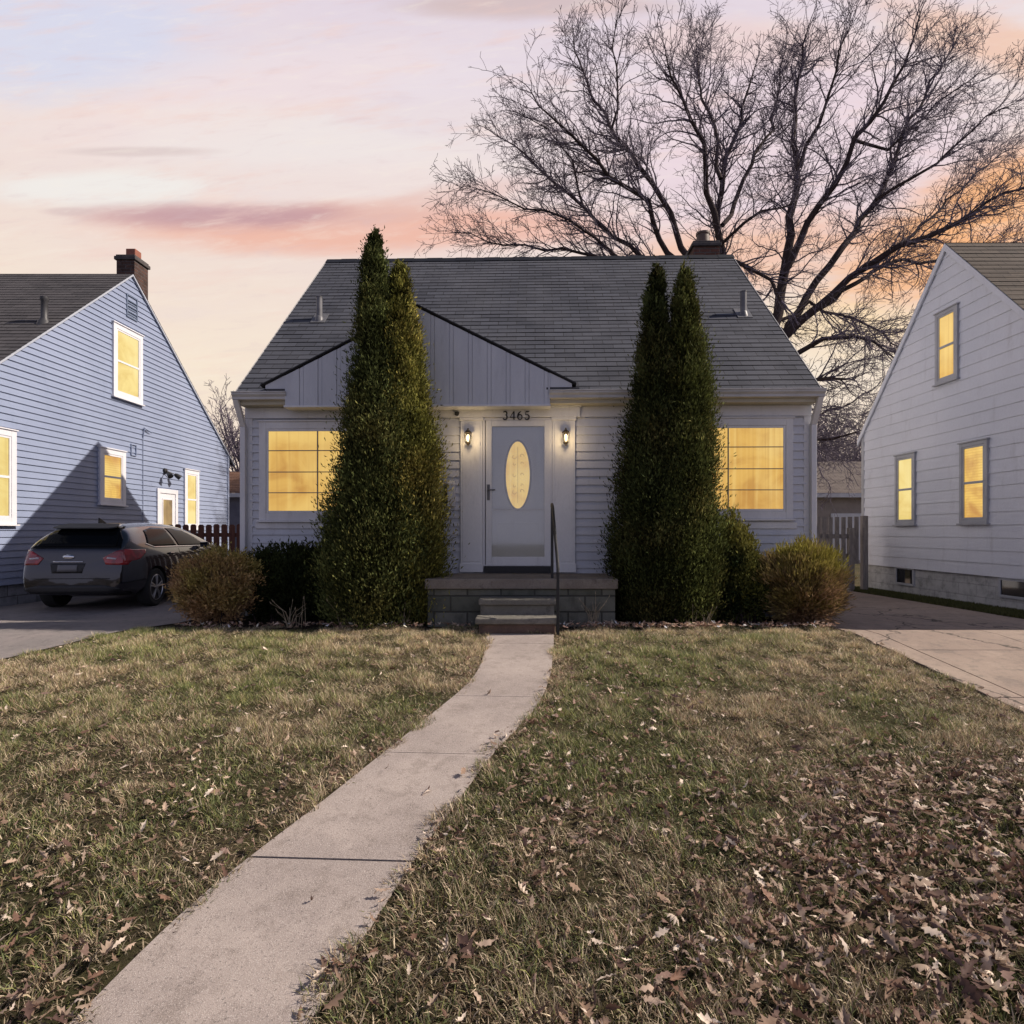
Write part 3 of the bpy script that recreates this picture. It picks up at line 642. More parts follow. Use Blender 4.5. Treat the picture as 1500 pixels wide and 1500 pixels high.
def to_house(v):
    """a point given in the unturned house frame -> world"""
    o = Vector((0.07, HY, .15)); d = Vector(v)-o; d.rotate(Matrix.Rotation(R(-1.4), 3, 'Z')); return o+d
# house number: separate cast digits (thing > digits)
NUM = thing('house_number', to_house(F.p(fu(757), fz(616), .076)), 'dark serif house number reading 3465 on the board over the front door', 'house number', rotz=R(-1.4))
def stroke(mb, pts, ws, base, h):
    """calligraphic stroke: widths vary along the line; all flat plates 6 mm thick"""
    pts = [Vector((p[0], 0, p[1]))*h for p in pts]; n_ = len(pts); L_ = []; R_ = []
    for i, p in enumerate(pts):
        t = (pts[min(i+1, n_-1)]-pts[max(0, i-1)]).normalized(); nn = Vector((-t.z, 0, t.x)); L_.append(p+nn*ws[i]*h/2); R_.append(p-nn*ws[i]*h/2)
    vs = []
    for i in range(n_): vs += [base+L_[i], base+R_[i], base+L_[i]+Vector((0, -.008, 0)), base+R_[i]+Vector((0, -.008, 0))]
    fs = []
    for i in range(n_-1):
        a = i*4; b = a+4; fs += [(a+2, a+3, b+3, b+2), (a, a+2, b+2, b), (a+1, b+1, b+3, a+3), (a, b, b+1, a+1)]
    fs += [(0, 1, 3, 2), ((n_-1)*4, (n_-1)*4+2, (n_-1)*4+3, (n_-1)*4+1)]; mb.mesh(vs, fs)
def arc(cx_, cz_, rx_, rz_, a0, a1, n_=12): return [(cx_+rx_*math.cos(R(a0+(a1-a0)*i/(n_-1))), cz_+rz_*math.sin(R(a0+(a1-a0)*i/(n_-1)))) for i in range(n_)]
def wv(n_, a, b, c): return [a+(b-a)*math.sin(math.pi*i/(n_-1)) if i < n_/2 else c+(b-c)*math.sin(math.pi*i/(n_-1)) for i in range(n_)]
digs = {'3': [(arc(.28, .76, .22, .23, 150, -80), wv(12, .12, .17, .06)), (arc(.27, .29, .26, .29, 85, -155), wv(12, .06, .20, .14))],
        '4': [([(.46, 1.0), (.24, .65), (.02, .30)], [.09, .07, .07]), ([(.0, .27), (.35, .27), (.66, .27)], [.10]*3), ([(.47, 1.0), (.47, .5), (.47, .0)], [.16]*3), ([(.33, .02), (.61, .02)], [.05, .05])],
        '6': [(arc(.62, .32, .58, .70, 105, 185), wv(12, .05, .17, .15)), (arc(.31, .30, .26, .30, 0, 360, 20), [.17 if 5 < i < 14 else .13 for i in range(20)])],
        '5': [([(.14, .96), (.34, .95), (.56, 1.0)], [.13, .15, .08]), ([(.15, .98), (.12, .76), (.09, .55)], [.07]*3), (arc(.26, .30, .28, .30, 120, -150), wv(12, .06, .20, .13))]}
hN = .115
for i, dch in enumerate('3465'):
    mb = MB(); base = ORG[NUM.name]+Vector((-.195+i*.103, -.002, .0))
    for pts, ws in digs[dch]: stroke(mb, pts, ws, base, hN)
    mb.build('digit', M['black'], NUM)
# wall lanterns
def lantern(px, label, round_):
    p = to_house(F.p(fu(px), fz(640), .058)); t = thing('wall_lantern', p, label, 'wall lamp', 'lit lanterns beside the front door', rotz=R(-1.4))
    b = ORG[t.name]; X0, Y0, Z0 = b
    mb = MB(); mb.lathe((X0, Y0, Z0+.02), [(.03, -.02), (.03, -.002)], 12, 'y'); mb.tube([(X0, Y0-.01, Z0+.02), (X0, Y0-.05, Z0+.09), (X0, Y0-.085, Z0+.085)], .006, 6); mb.lathe((X0, Y0-.085, Z0), [(.004, .105), (.014, .095), (.008, .085), (.022, .075), (.05, .045), (.058, .035)], 6 if not round_ else 14)
    k = 6 if not round_ else 6
    for i in range(k):
        a = 2*math.pi*i/k; mb.tube([(X0+.05*math.cos(a), Y0-.085+.05*math.sin(a), Z0+.04), (X0+(.046 if not round_ else .052)*math.cos(a), Y0-.085+.05*math.sin(a), Z0-.03), (X0+.034*math.cos(a), Y0-.085+.034*math.sin(a), Z0-.10)], .004, 5)
    mb.lathe((X0, Y0-.085, Z0), [(.012, -.15), (.008, -.135), (.036, -.11), (.038, -.098)], 12); mb.build('lantern_frame', M['bronze'], t, smooth='auto')
    mb = MB(); mb.lathe((X0, Y0-.085, Z0), [(.010, -.085), (.020, -.07), (.024, -.035), (.020, .0), (.010, .015)], 14); mb.build('bulb', M['bulb'], t, smooth=True)
    l = bpy.data.lights.new('lantern_light', 'POINT'); l.energy = 2.6; l.color = (1.0, .72, .38); l.shadow_soft_size = .04
    lo = bpy.data.objects.new('lantern_light', l); COL.objects.link(lo); lo.location = p+Vector((0, -.20, -.05))
lantern(687, 'lit bronze lantern on the pilaster left of the front door', True)
lantern(828, 'lit bronze lantern on the pilaster right of the front door', False)
# security camera dome and mailbox
p = to_house(F.p(fu(670), fz(604), .036)); t = thing('security_camera', p, 'small black security camera under the front gable, left of the door head', 'camera', rotz=R(-1.4))
mb = MB(); X0, Y0, Z0 = p; mb.lathe((X0, Y0, Z0), [(.035, -.03), (.035, .0)], 14, 'y'); mb.build('mount', M['trim'], t, smooth='auto')
mb = MB(); mb.lathe((X0, Y0-.035, Z0-.02), [(.012, -.04), (.028, -.03), (.034, -.005), (.034, .012), (.02, .02)], 14); mb.build('dome', M['black'], t, smooth='auto')
p = to_house(F.p(fu(662), fz(742), .026)); t = thing('mailbox', p, 'small pale wall mailbox on the siding beside the tall left evergreen', 'mailbox', rotz=R(-1.4))
X0, Y0, Z0 = p; mb = MB(); mb.box(X0-.05, X0+.05, Y0-.10, Y0, Z0, Z0+.30); mb.prism([(X0-.053, Y0, Z0+.30), (X0-.053, Y0-.11, Z0+.30), (X0-.053, Y0-.10, Z0+.335), (X0-.053, Y0, Z0+.37)], (.106, 0, 0)); mb.build('box', M['trim'], t, bevel=.004)
mb = MB(); mb.box(X0-.10, X0-.065, Y0-.09, Y0-.02, Z0+.05, Z0+.27); mb.build('newspaper_tube', M['black'], t, bevel=.004)
# ---- porch
PX0, PX1, PYF, PZ = -1.16, 1.19, 7.45, .785
PORCH = thing('front_porch', (0, PYF, .17), 'weathered concrete block porch with steps in front of the door', 'porch')
mb = MB(); mb.box(PX0, PX1, PYF+.03, 8.44, .10, PZ-.13); mb.build('block_wall', M['block'], PORCH, bevel=.01)
mb = MB(); mb.box(PX0-.03, PX1+.03, PYF-.01, 8.445, PZ-.128, PZ); mb.build('slab', concrete('slab_concrete', (.17, .145, .12), (.22, .195, .165), (.09, .07, .06), 2.2, .3), PORCH, bevel=.014)
SX0, SX1 = -.50, .43
mb = MB(); mb.box(SX0+.02, SX1-.02, 7.2, PYF+.02, .12, .49); mb.build('riser', M['step'], PORCH, bevel=.01)
mb = MB(); mb.box(SX0, SX1, 7.16, PYF+.025, .492, .565); mb.build('step', M['step'], PORCH, bevel=.014)
mb = MB(); mb.box(SX0+.02, SX1-.02, 6.95, 7.19, .12, .30); mb.build('riser', M['stepbrown'], PORCH, bevel=.01)
mb = MB(); mb.box(SX0-.02, SX1+.02, 6.90, 7.195, .302, .375); mb.build('step', M['step'], PORCH, bevel=.014)
# handrail
HR = thing('handrail', (.455, 6.9, .18), 'thin black metal handrail down the right side of the porch steps', 'handrail')
mb = MB(); hx = .435
mb.tube([(.405, 7.62, 1.69), (.405, 7.60, 1.72), (.408, 7.50, 1.68), (hx, 6.95, 1.00), (hx, 6.90, .955), (hx, 6.885, .90)], .019, 8); mb.build('rail', M['black'], HR, smooth='auto')
for (x, y, a, b) in ((hx, 6.9, .12, .95), (.405, 7.58, .78, 1.70)):
    mb = MB(); mb.box(x-.017, x+.017, y-.017, y+.017, a, b); mb.build('post', M['black'], HR, bevel=.003)
# ================================================================== NEIGHBOUR HOUSES
def LWd(px): return FPX*8.4/(VX-px)            # depth along the left house wall seen at photo column px
def RWd(px): return FPX*7.5/(px-VX)
LX, RXW = -8.4, 7.5
# ---- left blue house
yN, yA, yF_ = 8.6, 12.9, 17.2; zA, zN, zF_ = 6.90, 3.25, 3.55
BH = thing('blue_house', (LX-3.5, 12.9, .1), 'blue vinyl sided house with brick chimney standing left of the parked car', 'house')
LFm = Frame((LX, 0, 0), (0, 1, 0), (1, 0, 0))
def spanL(z):
    a = yN if z < zN else yN+(z-zN)/((zA-zN)/(yA-yN)); b = yF_ if z < zF_ else yF_-(z-zF_)/((zA-zF_)/(yF_-yA)); return a, b
mb = MB(); siding(mb, LFm, .50, zA-.03, spanL, .112, .021, .0012, seams=3.66); mb.build('side_siding', M['bluesiding'], BH, fix=False)
mb = MB(); pg = [(yN, .52), (yF_, .52), (yF_, zF_), (yA, zA-.02), (yN, zN)]; mb.prism([(LX-.012, y, z) for y, z in pg], (-6.6, 0, 0)); mb.build('core_wall', M['bluesiding'], BH)
mb = MB(); mb.box(LX-6.6, LX-.03, yN+.02, yF_-.02, -.1, .515); mb.build('foundation', M['foundblue'], BH)
mb = MB(); o_ = .06
roof_rows(mb, (LX-7, yN-.3, zN-.25), (LX+o_, yN-.3, zN-.25), (LX-7, yA, zA+.03), (LX+o_, yA, zA+.03), .14)
roof_rows(mb, (LX+o_, yF_+.3, zF_-.23), (LX-7, yF_+.3, zF_-.23), (LX+o_, yA, zA+.03), (LX-7, yA, zA+.03), .14)
BR = mb.build('roof', M['roofblue'], BH, fix=False)
for (y0, z0) in ((yN-.3, zN-.25), (yF_+.3, zF_-.23)):
    mb = MB()
    mb.prism([(LX+.02, y0, z0-.045), (LX+.02, y0, z0-.004), (LX+.02, yA, zA+.022), (LX+.02, yA, zA-.02)], (.035, 0, 0))
    mb.build('rake_trim', weathered((.42, .45, .52), (.38, .41, .48), name='pale_blue_trim'), BR)
mb = MB(); mb.box(LX-.02, LX+.03, yF_-.08, yF_+.01, .45, zF_); mb.build('corner_board', M['bluesiding'], BH)
def lwin(n0, n1, top, bot, lit, label=None, near_ref='near', **k):
    y0, y1 = LWd(n0), LWd(n1); y = y0 if near_ref == 'near' else y1
    z0, z1 = CZ+(VY-bot)/FPX*y, CZ+(VY-top)/FPX*y
    return window(BH, LFm, y0, y1, z0, z1, lit, M['bluetrim'], .10, 'double', .055, .030, label, **k)
lwin(163, 206, 471, 579, M['litpale'], 'upper lit window under the gable vent')
lwin(143, 181, 655, 738, M['litblind'], 'small lit window above the parked car')
lwin(-26, 20, 632, 768, M['litpale'], 'lit window at the left edge', near_ref='far')
lwin(268, 289, 687, 775, M['litpale'], 'tall lit window beside the side door')
# side door
y0, y1 = LWd(228), LWd(258); zt = CZ+(VY-715)/FPX*y0
mb = MB(); LFm.ring(mb, y0, y1, .45, zt, .10, -.01, .05, .02); sd = mb.build('side_door', M['bluetrim'], BH, bevel=.004)
mb = MB(); LFm.box(mb, y0+.1, y1-.1, .47, zt-.1, -.005, .03); LFm.ring(mb, y0+.2, y1-.2, zt-1.05, zt-.22, .03, .03, .04); mb.build('door_leaf', M['bluetrim'], sd)
mb = MB(); LFm.box(mb, y0+.225, y1-.225, zt-1.02, zt-.25, .028, .034); mb.build('pane', litwin('lit_door_glass', srgb(150, 118, 60), srgb(214, 180, 110), srgb(60, 48, 30), 12, .8, seed=9), sd)
# louvre vent
mb = MB(); y0, y1 = LWd(184), LWd(200); za, zb_ = CZ+(VY-463)/FPX*y0, CZ+(VY-429)/FPX*y0
LFm.ring(mb, y0, y1, za, zb_, .03, -.01, .03)
for i in range(7):
    z = za+.04+(zb_-za-.08)*i/7; mb.prism([LFm.p(y0+.03, z, .0), LFm.p(y0+.03, z+.012, .0), LFm.p(y0+.03, z-.03, .03), LFm.p(y0+.03, z-.042, .03)], (0, y1-y0-.06, 0))
LFm.box(mb, y0+.02, y1-.02, za+.02, zb_-.02, -.01, .004, 1)
mb.build('gable_vent', [weathered((.12, .16, .24), (.09, .12, .19), name='vent_blue'), M['dark']], BH)
# flue and electric boxes on the wall
mb = MB(); y0, y1 = LWd(190), LWd(198); LFm.ring(mb, y0, y1, CZ+(VY-667)/FPX*y0, CZ+(VY-650)/FPX*y0, .02, .015, .04); mb.build('wall_cover', M['bluesiding'], BH)
mb = MB(); y0 = LWd(208); mb.tube([LFm.p(y0, CZ+(VY-640)/FPX*y0, .03), LFm.p(y0, CZ+(VY-627)/FPX*y0, .05), LFm.p(y0+.25, CZ+(VY-631)/FPX*y0, .06)], .015, 6); mb.tube([LFm.p(y0, .6, .025), LFm.p(y0, CZ+(VY-640)/FPX*y0, .025)], .008, 5); mb.build('service_cable', M['bluesiding'], BH)
# chimney just behind the ridge
d_ = 13.45; cx = (196-VX)/FPX*d_; zt = CZ+(VY-392)/FPX*d_
cx = -8.66; d_ = 13.3; zt = 7.33
mb = MB(); mb.box(cx-.20, cx+.20, d_-.18, d_+.30, 5.9, zt); ch = mb.build('chimney', bricks('dark_chimney_brick', (.10, .055, .045), (.055, .035, .03), (.09, .08, .08)), BH, bevel=.008)
mb = MB(); mb.box(cx-.235, cx+.235, d_-.215, d_+.335, zt+.002, zt+.08); mb.box(cx-.21, cx+.21, d_-.19, d_+.31, zt+.082, zt+.12); mb.build('chimney_cap', M['mortarcap'], ch, bevel=.01)
mb = MB(); mb.box(cx-.06, cx+.15, d_-.08, d_+.14, zt+.12, zt+.30); mb.build('chimney_flue', M['clay'], ch, bevel=.012)
# roof pipe of the blue house
sl_ = (zA-zN)/(yA-yN); t_ = (VY-470)/FPX; dd = (zA-sl_*yA+.03-CZ)/(t_-sl_); x = (65-VX)/FPX*dd; z_ = CZ+t_*dd
mb = MB(); mb.lathe((x, dd, z_), [(.13, -.12), (.10, -.02), (.06, .05), (.055, .35), (.07, .37), (.07, .43), (.03, .43)], 14); mb.build('vent_pipe', M['flash'], BH, smooth='auto')
# floodlight on the blue house
y0 = LWd(240); p = LFm.p(y0, CZ+(VY-690)/FPX*y0, .02); t = thing('floodlight', p, 'black twin floodlight above the side door of the blue house', 'floodlight')
mb = MB(); mb.lathe(p, [(.07, 0), (.06, .04), (.03, .05)], 12, 'x'); mb.build('base', M['black'], t, smooth='auto')
for dy in (-.10, .16):
    mb = MB(); a = p+Vector((.05, 0, 0)); b = p+Vector((.14, dy, -.06)); c = b+Vector((.09, dy*.5, -.08)); mb.tube([a, b], .012, 6); mb.tube([b, b.lerp(c, .3), c], [.03, .05, .065], 12); mb.build('lamp_head', M['black'], t, smooth='auto')
# ---- right white house
yN, yA, yF_ = 7.42, 10.5, 13.1; zA, zN, zF_ = 6.41, 3.10, 3.48
WH = thing('white_house', (RXW+3, 10.5, .1), 'white house with wide board siding and brown roof beyond the right driveway', 'house')
RFm = Frame((RXW, 0, 0), (0, 1, 0), (-1, 0, 0))
def spanR(z):
    a = yN if z < zN else yN+(z-zN)/((zA-zN)/(yA-yN)); b = yF_ if z < zF_ else yF_-(z-zF_)/((zA-zF_)/(yF_-yA)); return a, b
mb = MB(); siding(mb, RFm, .66, zA-.03, spanR, .205, .016, .0015, seams=1.22*2); mb.build('side_siding', M['shingleside'], WH, fix=False)
mb = MB(); pg = [(yN, .68), (yF_, .68), (yF_, zF_), (yA, zA-.02), (yN, zN)]; mb.prism([(RXW+.012, y, z) for y, z in pg], (6.6, 0, 0)); mb.build('core_wall', M['shingleside'], WH)
mb = MB(); mb.box(RXW+.03, RXW+6.6, yN+.02, yF_-.02, -.1, .678); mb.build('foundation', M['found'], WH)
mb = MB()
roof_rows(mb, (RXW-.05, yN-.08, zN-.08), (RXW+7, yN-.08, zN-.08), (RXW-.05, yA, zA+.03), (RXW+7, yA, zA+.03), .15)
roof_rows(mb, (RXW-.05, yF_+.12, zF_-.10), (RXW+7, yF_+.12, zF_-.10), (RXW-.05, yA, zA+.03), (RXW+7, yA, zA+.03), .15)
WR = mb.build('roof', M['roofbrown'], WH, fix=False)
for (y0, z0) in ((yN-.08, zN-.08), (yF_+.12, zF_-.10)):
    mb = MB()
    mb.prism([(RXW-.055, y0, z0-.13), (RXW-.055, y0, z0-.004), (RXW-.055, yA, zA+.022), (RXW-.055, yA, zA-.11)], (.03, 0, 0))
    mb.build('rake_trim', M['shingleside'], WR)
mb = MB(); mb.box(RXW-.02, RXW+.03, yF_-.08, yF_+.012, .60, zF_); mb.build('corner_board', M['greytrim'], WH)
def rwin(f0, n1, top, bot, lit, label=None, **k):
    y0, y1 = RWd(n1), RWd(f0); z0, z1 = CZ+(VY-bot)/FPX*y0, CZ+(VY-top)/FPX*y0
    return window(WH, RFm, y0, y1, z0, z1, lit, M['greytrim'], .06, 'double', .05, .026, label, **k)
w = rwin(1373, 1406, 445, 553, M['litright'], 'upper lit window in the gable')
rwin(1314, 1343, 663, 768, M['litpale'], 'narrow lit window near the back corner')
rwin(1409, 1450, 643, 766, M['litblind'], 'lit window with blinds')
for a, b, t0, b0 in ((1311, 1338, 832, 859), (1462, 1512, 850, 881)):
    y0, y1 = RWd(b), RWd(a); z1 = CZ+(VY-t0)/FPX*y0; z0 = max(.16, CZ+(VY-b0)/FPX*y0)
    mb = MB(); RFm.ring(mb, y0, y1, z0, z1, .04, -.03, .0); w = mb.build('basement_window', M['greytrim'], WH)
    mb = MB(); RFm.box(mb, y0+.04, y1-.04, z0+.04, z1-.04, -.032, -.015); mb.build('pane', M['glassdark'], w)
# meter pipe on the white wall
# ================================================================== FENCES AND THINGS BEHIND
def pickets(mb, x0, x1, y, z0, z1, w, gap, th=.02, ear=.03, jit=.01):
    x = x0
    while x+w <= x1+.001:
        h = z1+random.uniform(-jit, jit); a = random.uniform(-.003, .003)
        mb.prism([(x, y+a, z0), (x+w, y+a, z0), (x+w, y+a, h-ear), (x+w-ear, y+a, h), (x+ear, y+a, h), (x, y+a, h-ear)], (0, th, 0)); x += w+gap
fy = 13.2; FB = thing('picket_fence', (-6.2, fy, .1), 'reddish brown picket fence between the blue house and the grey house', 'fence')
mb = MB(); pickets(mb, -8.3, -3.9, fy, .2, CZ+(VY-768)/FPX*fy, .125, .045, jit=.008); mb.build('picket_panel', M['fencebrown'], FB)
mb = MB()
for z in (.5, 1.25): mb.box(-8.3, -3.9, fy+.022, fy+.06, z, z+.09)
mb.build('fence_rail', M['fencebrown'], FB)
for x in (-8.28, -6.1, -4.0):
    mb = MB(); mb.box(x, x+.09, fy+.062, fy+.15, .05, 1.5); mb.build('post', M['fencebrown'], FB)
fy = 12.4; zt = CZ+(VY-757)/FPX*fy
FG = thing('board_gate', (6.5, fy, .1), 'weathered grey board gate and post between the grey and white houses', 'gate')
mb = MB(); pickets(mb, 4.1, 7.02, fy, .75, zt, .085, .05, .02, .0, .012); mb.build('board_panel', M['fencegrey'], FG)
mb = MB(); mb.box(4.1, 7.02, fy+.021, fy+.06, zt-.45, zt-.36); mb.box(4.1, 7.02, fy+.021, fy+.06, .82, .91); mb.box(4.1, 7.02, fy-.035, fy-.002, .70, .78); mb.build('rail', M['fencegrey'], FG)
mb = MB()
for i in range(18):
    x = 5.0+i*.09
    mb.prism([(x, fy+.01, .22), (x+.035, fy+.01, .22), (x+.30, fy+.01, .70), (x+.265, fy+.01, .70)], (0, .008, 0)); mb.prism([(x+.265, fy+.02, .22), (x+.30, fy+.02, .22), (x+.035, fy+.02, .70), (x, fy+.02, .70)], (0, .008, 0))
mb.build('lattice', M['fencegrey'], FG)
for x in (6.80, 7.08):
    mb = MB(); mb.box(x, x+.11, fy-.05, fy+.06, .05, zt+.02-(x < 7)*.25); mb.build('post', M['fencegrey'], FG, bevel=.006)
# far garage seen through the right gap
GD = 24.0
GA = thing('garage', (13.5, GD, 0), 'low tan garage with grey brown roof in the gap behind the grey gate', 'garage')
gx0, gx1 = (1150-VX)/FPX*GD, (1330-VX)/FPX*GD
zr, ze = CZ+(VY-677)/FPX*GD, CZ+(VY-722)/FPX*GD
mb = MB(); roof_rows(mb, (gx0, GD, ze), (gx1, GD, ze), (gx0, GD+3.2, zr+.4), (gx1, GD+3.2, zr+.4), .16); mb.poly([(gx0, GD+6.4, ze), (gx1, GD+6.4, ze), (gx1, GD+3.2, zr+.4), (gx0, GD+3.2, zr+.4)], 0, [(0, 0)]*4); mb.build('roof', shingles('garage_shingles', (.20, .165, .15), (.15, .125, .115), (.22, .19, .17)), GA, fix=False)
mb = MB(); mb.box(gx0+.2, gx1-.2, GD+.35, GD+6.1, -.1, ze-.02); mb.build('wall', weathered((.34, .29, .25), (.27, .23, .2), name='tan_wall'), GA)
mb = MB(); mb.box(gx0, gx1, GD-.03, GD-.002, ze-.18, ze-.01); mb.build('fascia', M['trim'], GA)
mb = MB(); mb.box(gx0+2.0, gx0+4.6, GD+.30, GD+.345, 0, 2.1); mb.build('garage_door', M['trim'], GA)
GD = 21.0
GB_ = thing('shed', (-9.5, GD, 0), 'red brown shed seen in the gap behind the brown picket fence', 'shed')
gx0, gx1 = (290-VX)/FPX*GD, (400-VX)/FPX*GD; ze = CZ+(VY-722)/FPX*GD; zr = CZ+(VY-688)/FPX*GD
mb = MB(); roof_rows(mb, (gx0, GD, ze), (gx1, GD, ze), (gx0, GD+1.8, zr+.1), (gx1, GD+1.8, zr+.1), .16); mb.build('roof', shingles('shed_shingles', (.22, .12, .08), (.17, .09, .06), (.24, .14, .1)), GB_, fix=False)
mb = MB(); mb.box(gx0+.1, gx1-.1, GD+.2, GD+3, -.1, ze-.02); mb.build('wall', weathered((.20, .2, .24), (.15, .15, .19), name='shed_wall'), GB_)
mb = MB(); mb.box(gx0, gx1, GD-.03, GD-.002, ze-.15, ze-.01); mb.build('fascia', M['trim'], GB_)
# ================================================================== CAR
CAR = thing('parked_car', (-6.66, 8.95, .165), 'dark grey hatchback parked beside the blue house, seen from behind', 'car')
cb = ORG[CAR.name]; CAR.rotation_euler = (0, 0, R(5)); CAR.scale = (.91, .92, .98)
M['carpaint'] = mat('dark_grey_car_paint', (.020, .020, .027), .28, .5, .5, 1.0, fn=lambda q, p: q.put(p.inputs['Roughness'], q.m('ADD', .12, q.m('MULTIPLY', q.noise(ocoord(q), 4, 4, .6), .12))))
M['carblack'] = mat('black_plastic', (.010, .010, .011), .55)
M['rubber'] = mat('tyre_rubber', (.012, .012, .012), .85)
M['redlens'] = mat('red_lens', (.28, .008, .012), .12, 0, .6, .6, fn=lambda q, p: (q.put(p.inputs['Base Color'], q.mix(q.step(q.noise(ocoord(q), 9, 2, .5), .4, .6), (.32, .012, .016), (.18, .008, .010)))))
M['clearlens'] = mat('clear_lens', (.45, .40, .42), .12, 0, .6, .6)
M['chrome'] = mat('chrome', (.6, .6, .62), .12, 1.0)
ST = [(-.04, .66, .90, .86), (.0, .76, .98, .93), (.10, .83, 1.05, .955), (.26, .87, 1.22, .965), (.42, .885, 1.345, .97), (.9, .905, 1.385, .965), (1.5, .912, 1.40, .955), (2.1, .912, 1.395, .94), (2.6, .908, 1.34, .93), (3.0, .90, 1.17, .92), (3.4, .89, .985, .91), (3.6, .88, .945, .90), (3.95, .84, .87, .84), (4.2, .74, .76, .73), (4.33, .52, .64, .60)]
rings = []
for si, (y, w, zr, zb) in enumerate(ST):
    h = max(zr-zb, .015); k = min(1, max(0, h/.42)); wr = w*.93*(1-k)+.53*k
    bp = .30 if y > .3 else .30
    zl = .19 if .3 < y < 4 else .27
    pr = [(0, zl), (w*.80, zl), (w*.95, zl+.06), (w*1.0, .42), (w*1.0, .62), (w*.985, .80), (w*.945, zb), (w*.945*.5+wr*.5+.012*k, zb+h*.5), (wr, zb+h*.88), (wr*.62, zb+h*.985), (0, zr)]
    ring = []
    for j, (x, z) in enumerate(pr):
        yo = 0.0
        if y < .3 and j < 5: yo = -.085*(1-max(0, y)/.3)
        if y < .3 and j == 5: yo = -.03*(1-max(0, y)/.3)
        if y < .3 and j == 0: yo = -.06
        ring.append((x, y+yo, z))
    rings.append(ring)
mbm = bmesh.new(); grid = []
for ring in rings:
    full = [mbm.verts.new((-x, y, z)) for x, y, z in ring[:0:-1] if x > 0]
    c_top = mbm.verts.new((0, ring[-1][1], ring[-1][2])); c_bot = mbm.verts.new((0, ring[0][1], ring[0][2]))
    left = [mbm.verts.new((-x, y, z)) for x, y, z in ring[1:-1]] ; right = [mbm.verts.new((x, y, z)) for x, y, z in ring[1:-1]]
    for v in full: mbm.verts.remove(v)
    grid.append([c_bot]+right+[c_top]+left[::-1])
for a, b in zip(grid[:-1], grid[1:]):
    n_ = len(a)
    for j in range(n_): mbm.faces.new((a[j], a[(j+1) % n_], b[(j+1) % n_], b[j]))
mbm.faces.new(grid[0][::-1]); mbm.faces.new(grid[-1])
bmesh.ops.recalc_face_normals(mbm, faces=mbm.faces)
cme = bpy.data.meshes.new('body'); mbm.to_mesh(cme); mbm.free()
tmp = bpy.data.objects.new('tmp_body', cme); COL.objects.link(tmp); cme.materials.append(M['carpaint']); cme.materials.append(M['carblack'])
ss = tmp.modifiers.new('s', 'SUBSURF'); ss.levels = 2; ss.render_levels = 2
cut = MB()
for yy in (.78, 3.40): cut.lathe((-1.2, yy, .315), [(.355, 0), (.355, .47)], 40, 'x'); cut.lathe((.73, yy, .315), [(.355, 0), (.355, .47)], 40, 'x')
cuto = cut.build('tmp_cut', M['carblack'])
bo = tmp.modifiers.new('b', 'BOOLEAN'); bo.operation = 'DIFFERENCE'; bo.object = cuto; bo.solver = 'EXACT'
try: bo.material_mode = 'TRANSFER'
except Exception: pass
dg = bpy.context.evaluated_depsgraph_get(); bme = bpy.data.meshes.new_from_object(tmp.evaluated_get(dg)); 
bpy.data.objects.remove(tmp); bpy.data.objects.remove(cuto)
bme.name = 'body'; bme.shade_smooth(); bme.set_sharp_from_angle(angle=R(35))
BODY = link('body', bme, CAR)
bmx = bmesh.new(); bmx.from_mesh(bme); BVH = BVHTree.FromBMesh(bmx)
def patch(name, poly, axis, mat_, parent, off=.006, th=.012, step=.04, sgn=1):
    """cut a polygon drawn in side view (axis x: poly in y,z) or rear view (axis y: poly in x,z) out of the body's own skin"""
    b = bmesh.new()
    vs = [b.verts.new((0, p[0], p[1]) if axis == 'x' else (p[0], 0, p[1])) for p in poly]; b.faces.new(vs)
    a0, a1 = min(p[0] for p in poly), max(p[0] for p in poly); c0, c1 = min(p[1] for p in poly), max(p[1] for p in poly)
    nrm = (0, 1, 0) if axis == 'x' else (1, 0, 0)
    for i in range(1, int((a1-a0)/step)+1):
        t_ = a0+i*step; bmesh.ops.bisect_plane(b, geom=b.verts[:]+b.edges[:]+b.faces[:], plane_co=(0, t_, 0) if axis == 'x' else (t_, 0, 0), plane_no=nrm)
    for i in range(1, int((c1-c0)/step)+1):
        bmesh.ops.bisect_plane(b, geom=b.verts[:]+b.edges[:]+b.faces[:], plane_co=(0, 0, c0+i*step), plane_no=(0, 0, 1))
    bad = []
    for v in b.verts:
        if axis == 'x': hit = BVH.ray_cast(Vector((2*sgn, v.co.y, v.co.z)), Vector((-sgn, 0, 0)))
        else: hit = BVH.ray_cast(Vector((v.co.x, -2*sgn, v.co.z)), Vector((0, sgn, 0)))
        if hit[0] is None: bad.append(v)
        else: v.co = hit[0]+hit[1]*off
    bmesh.ops.delete(b, geom=bad, context='VERTS')
    bmesh.ops.recalc_face_normals(b, faces=b.faces)
    for f in b.faces:
        f.smooth = True
    c = b.faces[:][0] if b.faces else None
    if c is not None and c.normal.dot(Vector((sgn, 0, 0)) if axis == 'x' else Vector((0, -sgn, 0))) < 0: bmesh.ops.reverse_faces(b, faces=b.faces[:])
    me = bpy.data.meshes.new(name); b.to_mesh(me); b.free(); me.materials.append(mat_)
    o = link(name, me, parent); m_ = o.modifiers.new('solid', 'SOLIDIFY'); m_.thickness = th; m_.offset = -1; return o
M['carglass'] = mat('car_glass', (.004, .005, .006), .06, 0, .06, 0)
patch('rear_window', [(-.70, .975), (.70, .975), (.64, 1.12), (.52, 1.25), (-.52, 1.25), (-.64, 1.12)], 'y', M['carglass'], CAR, step=.05)
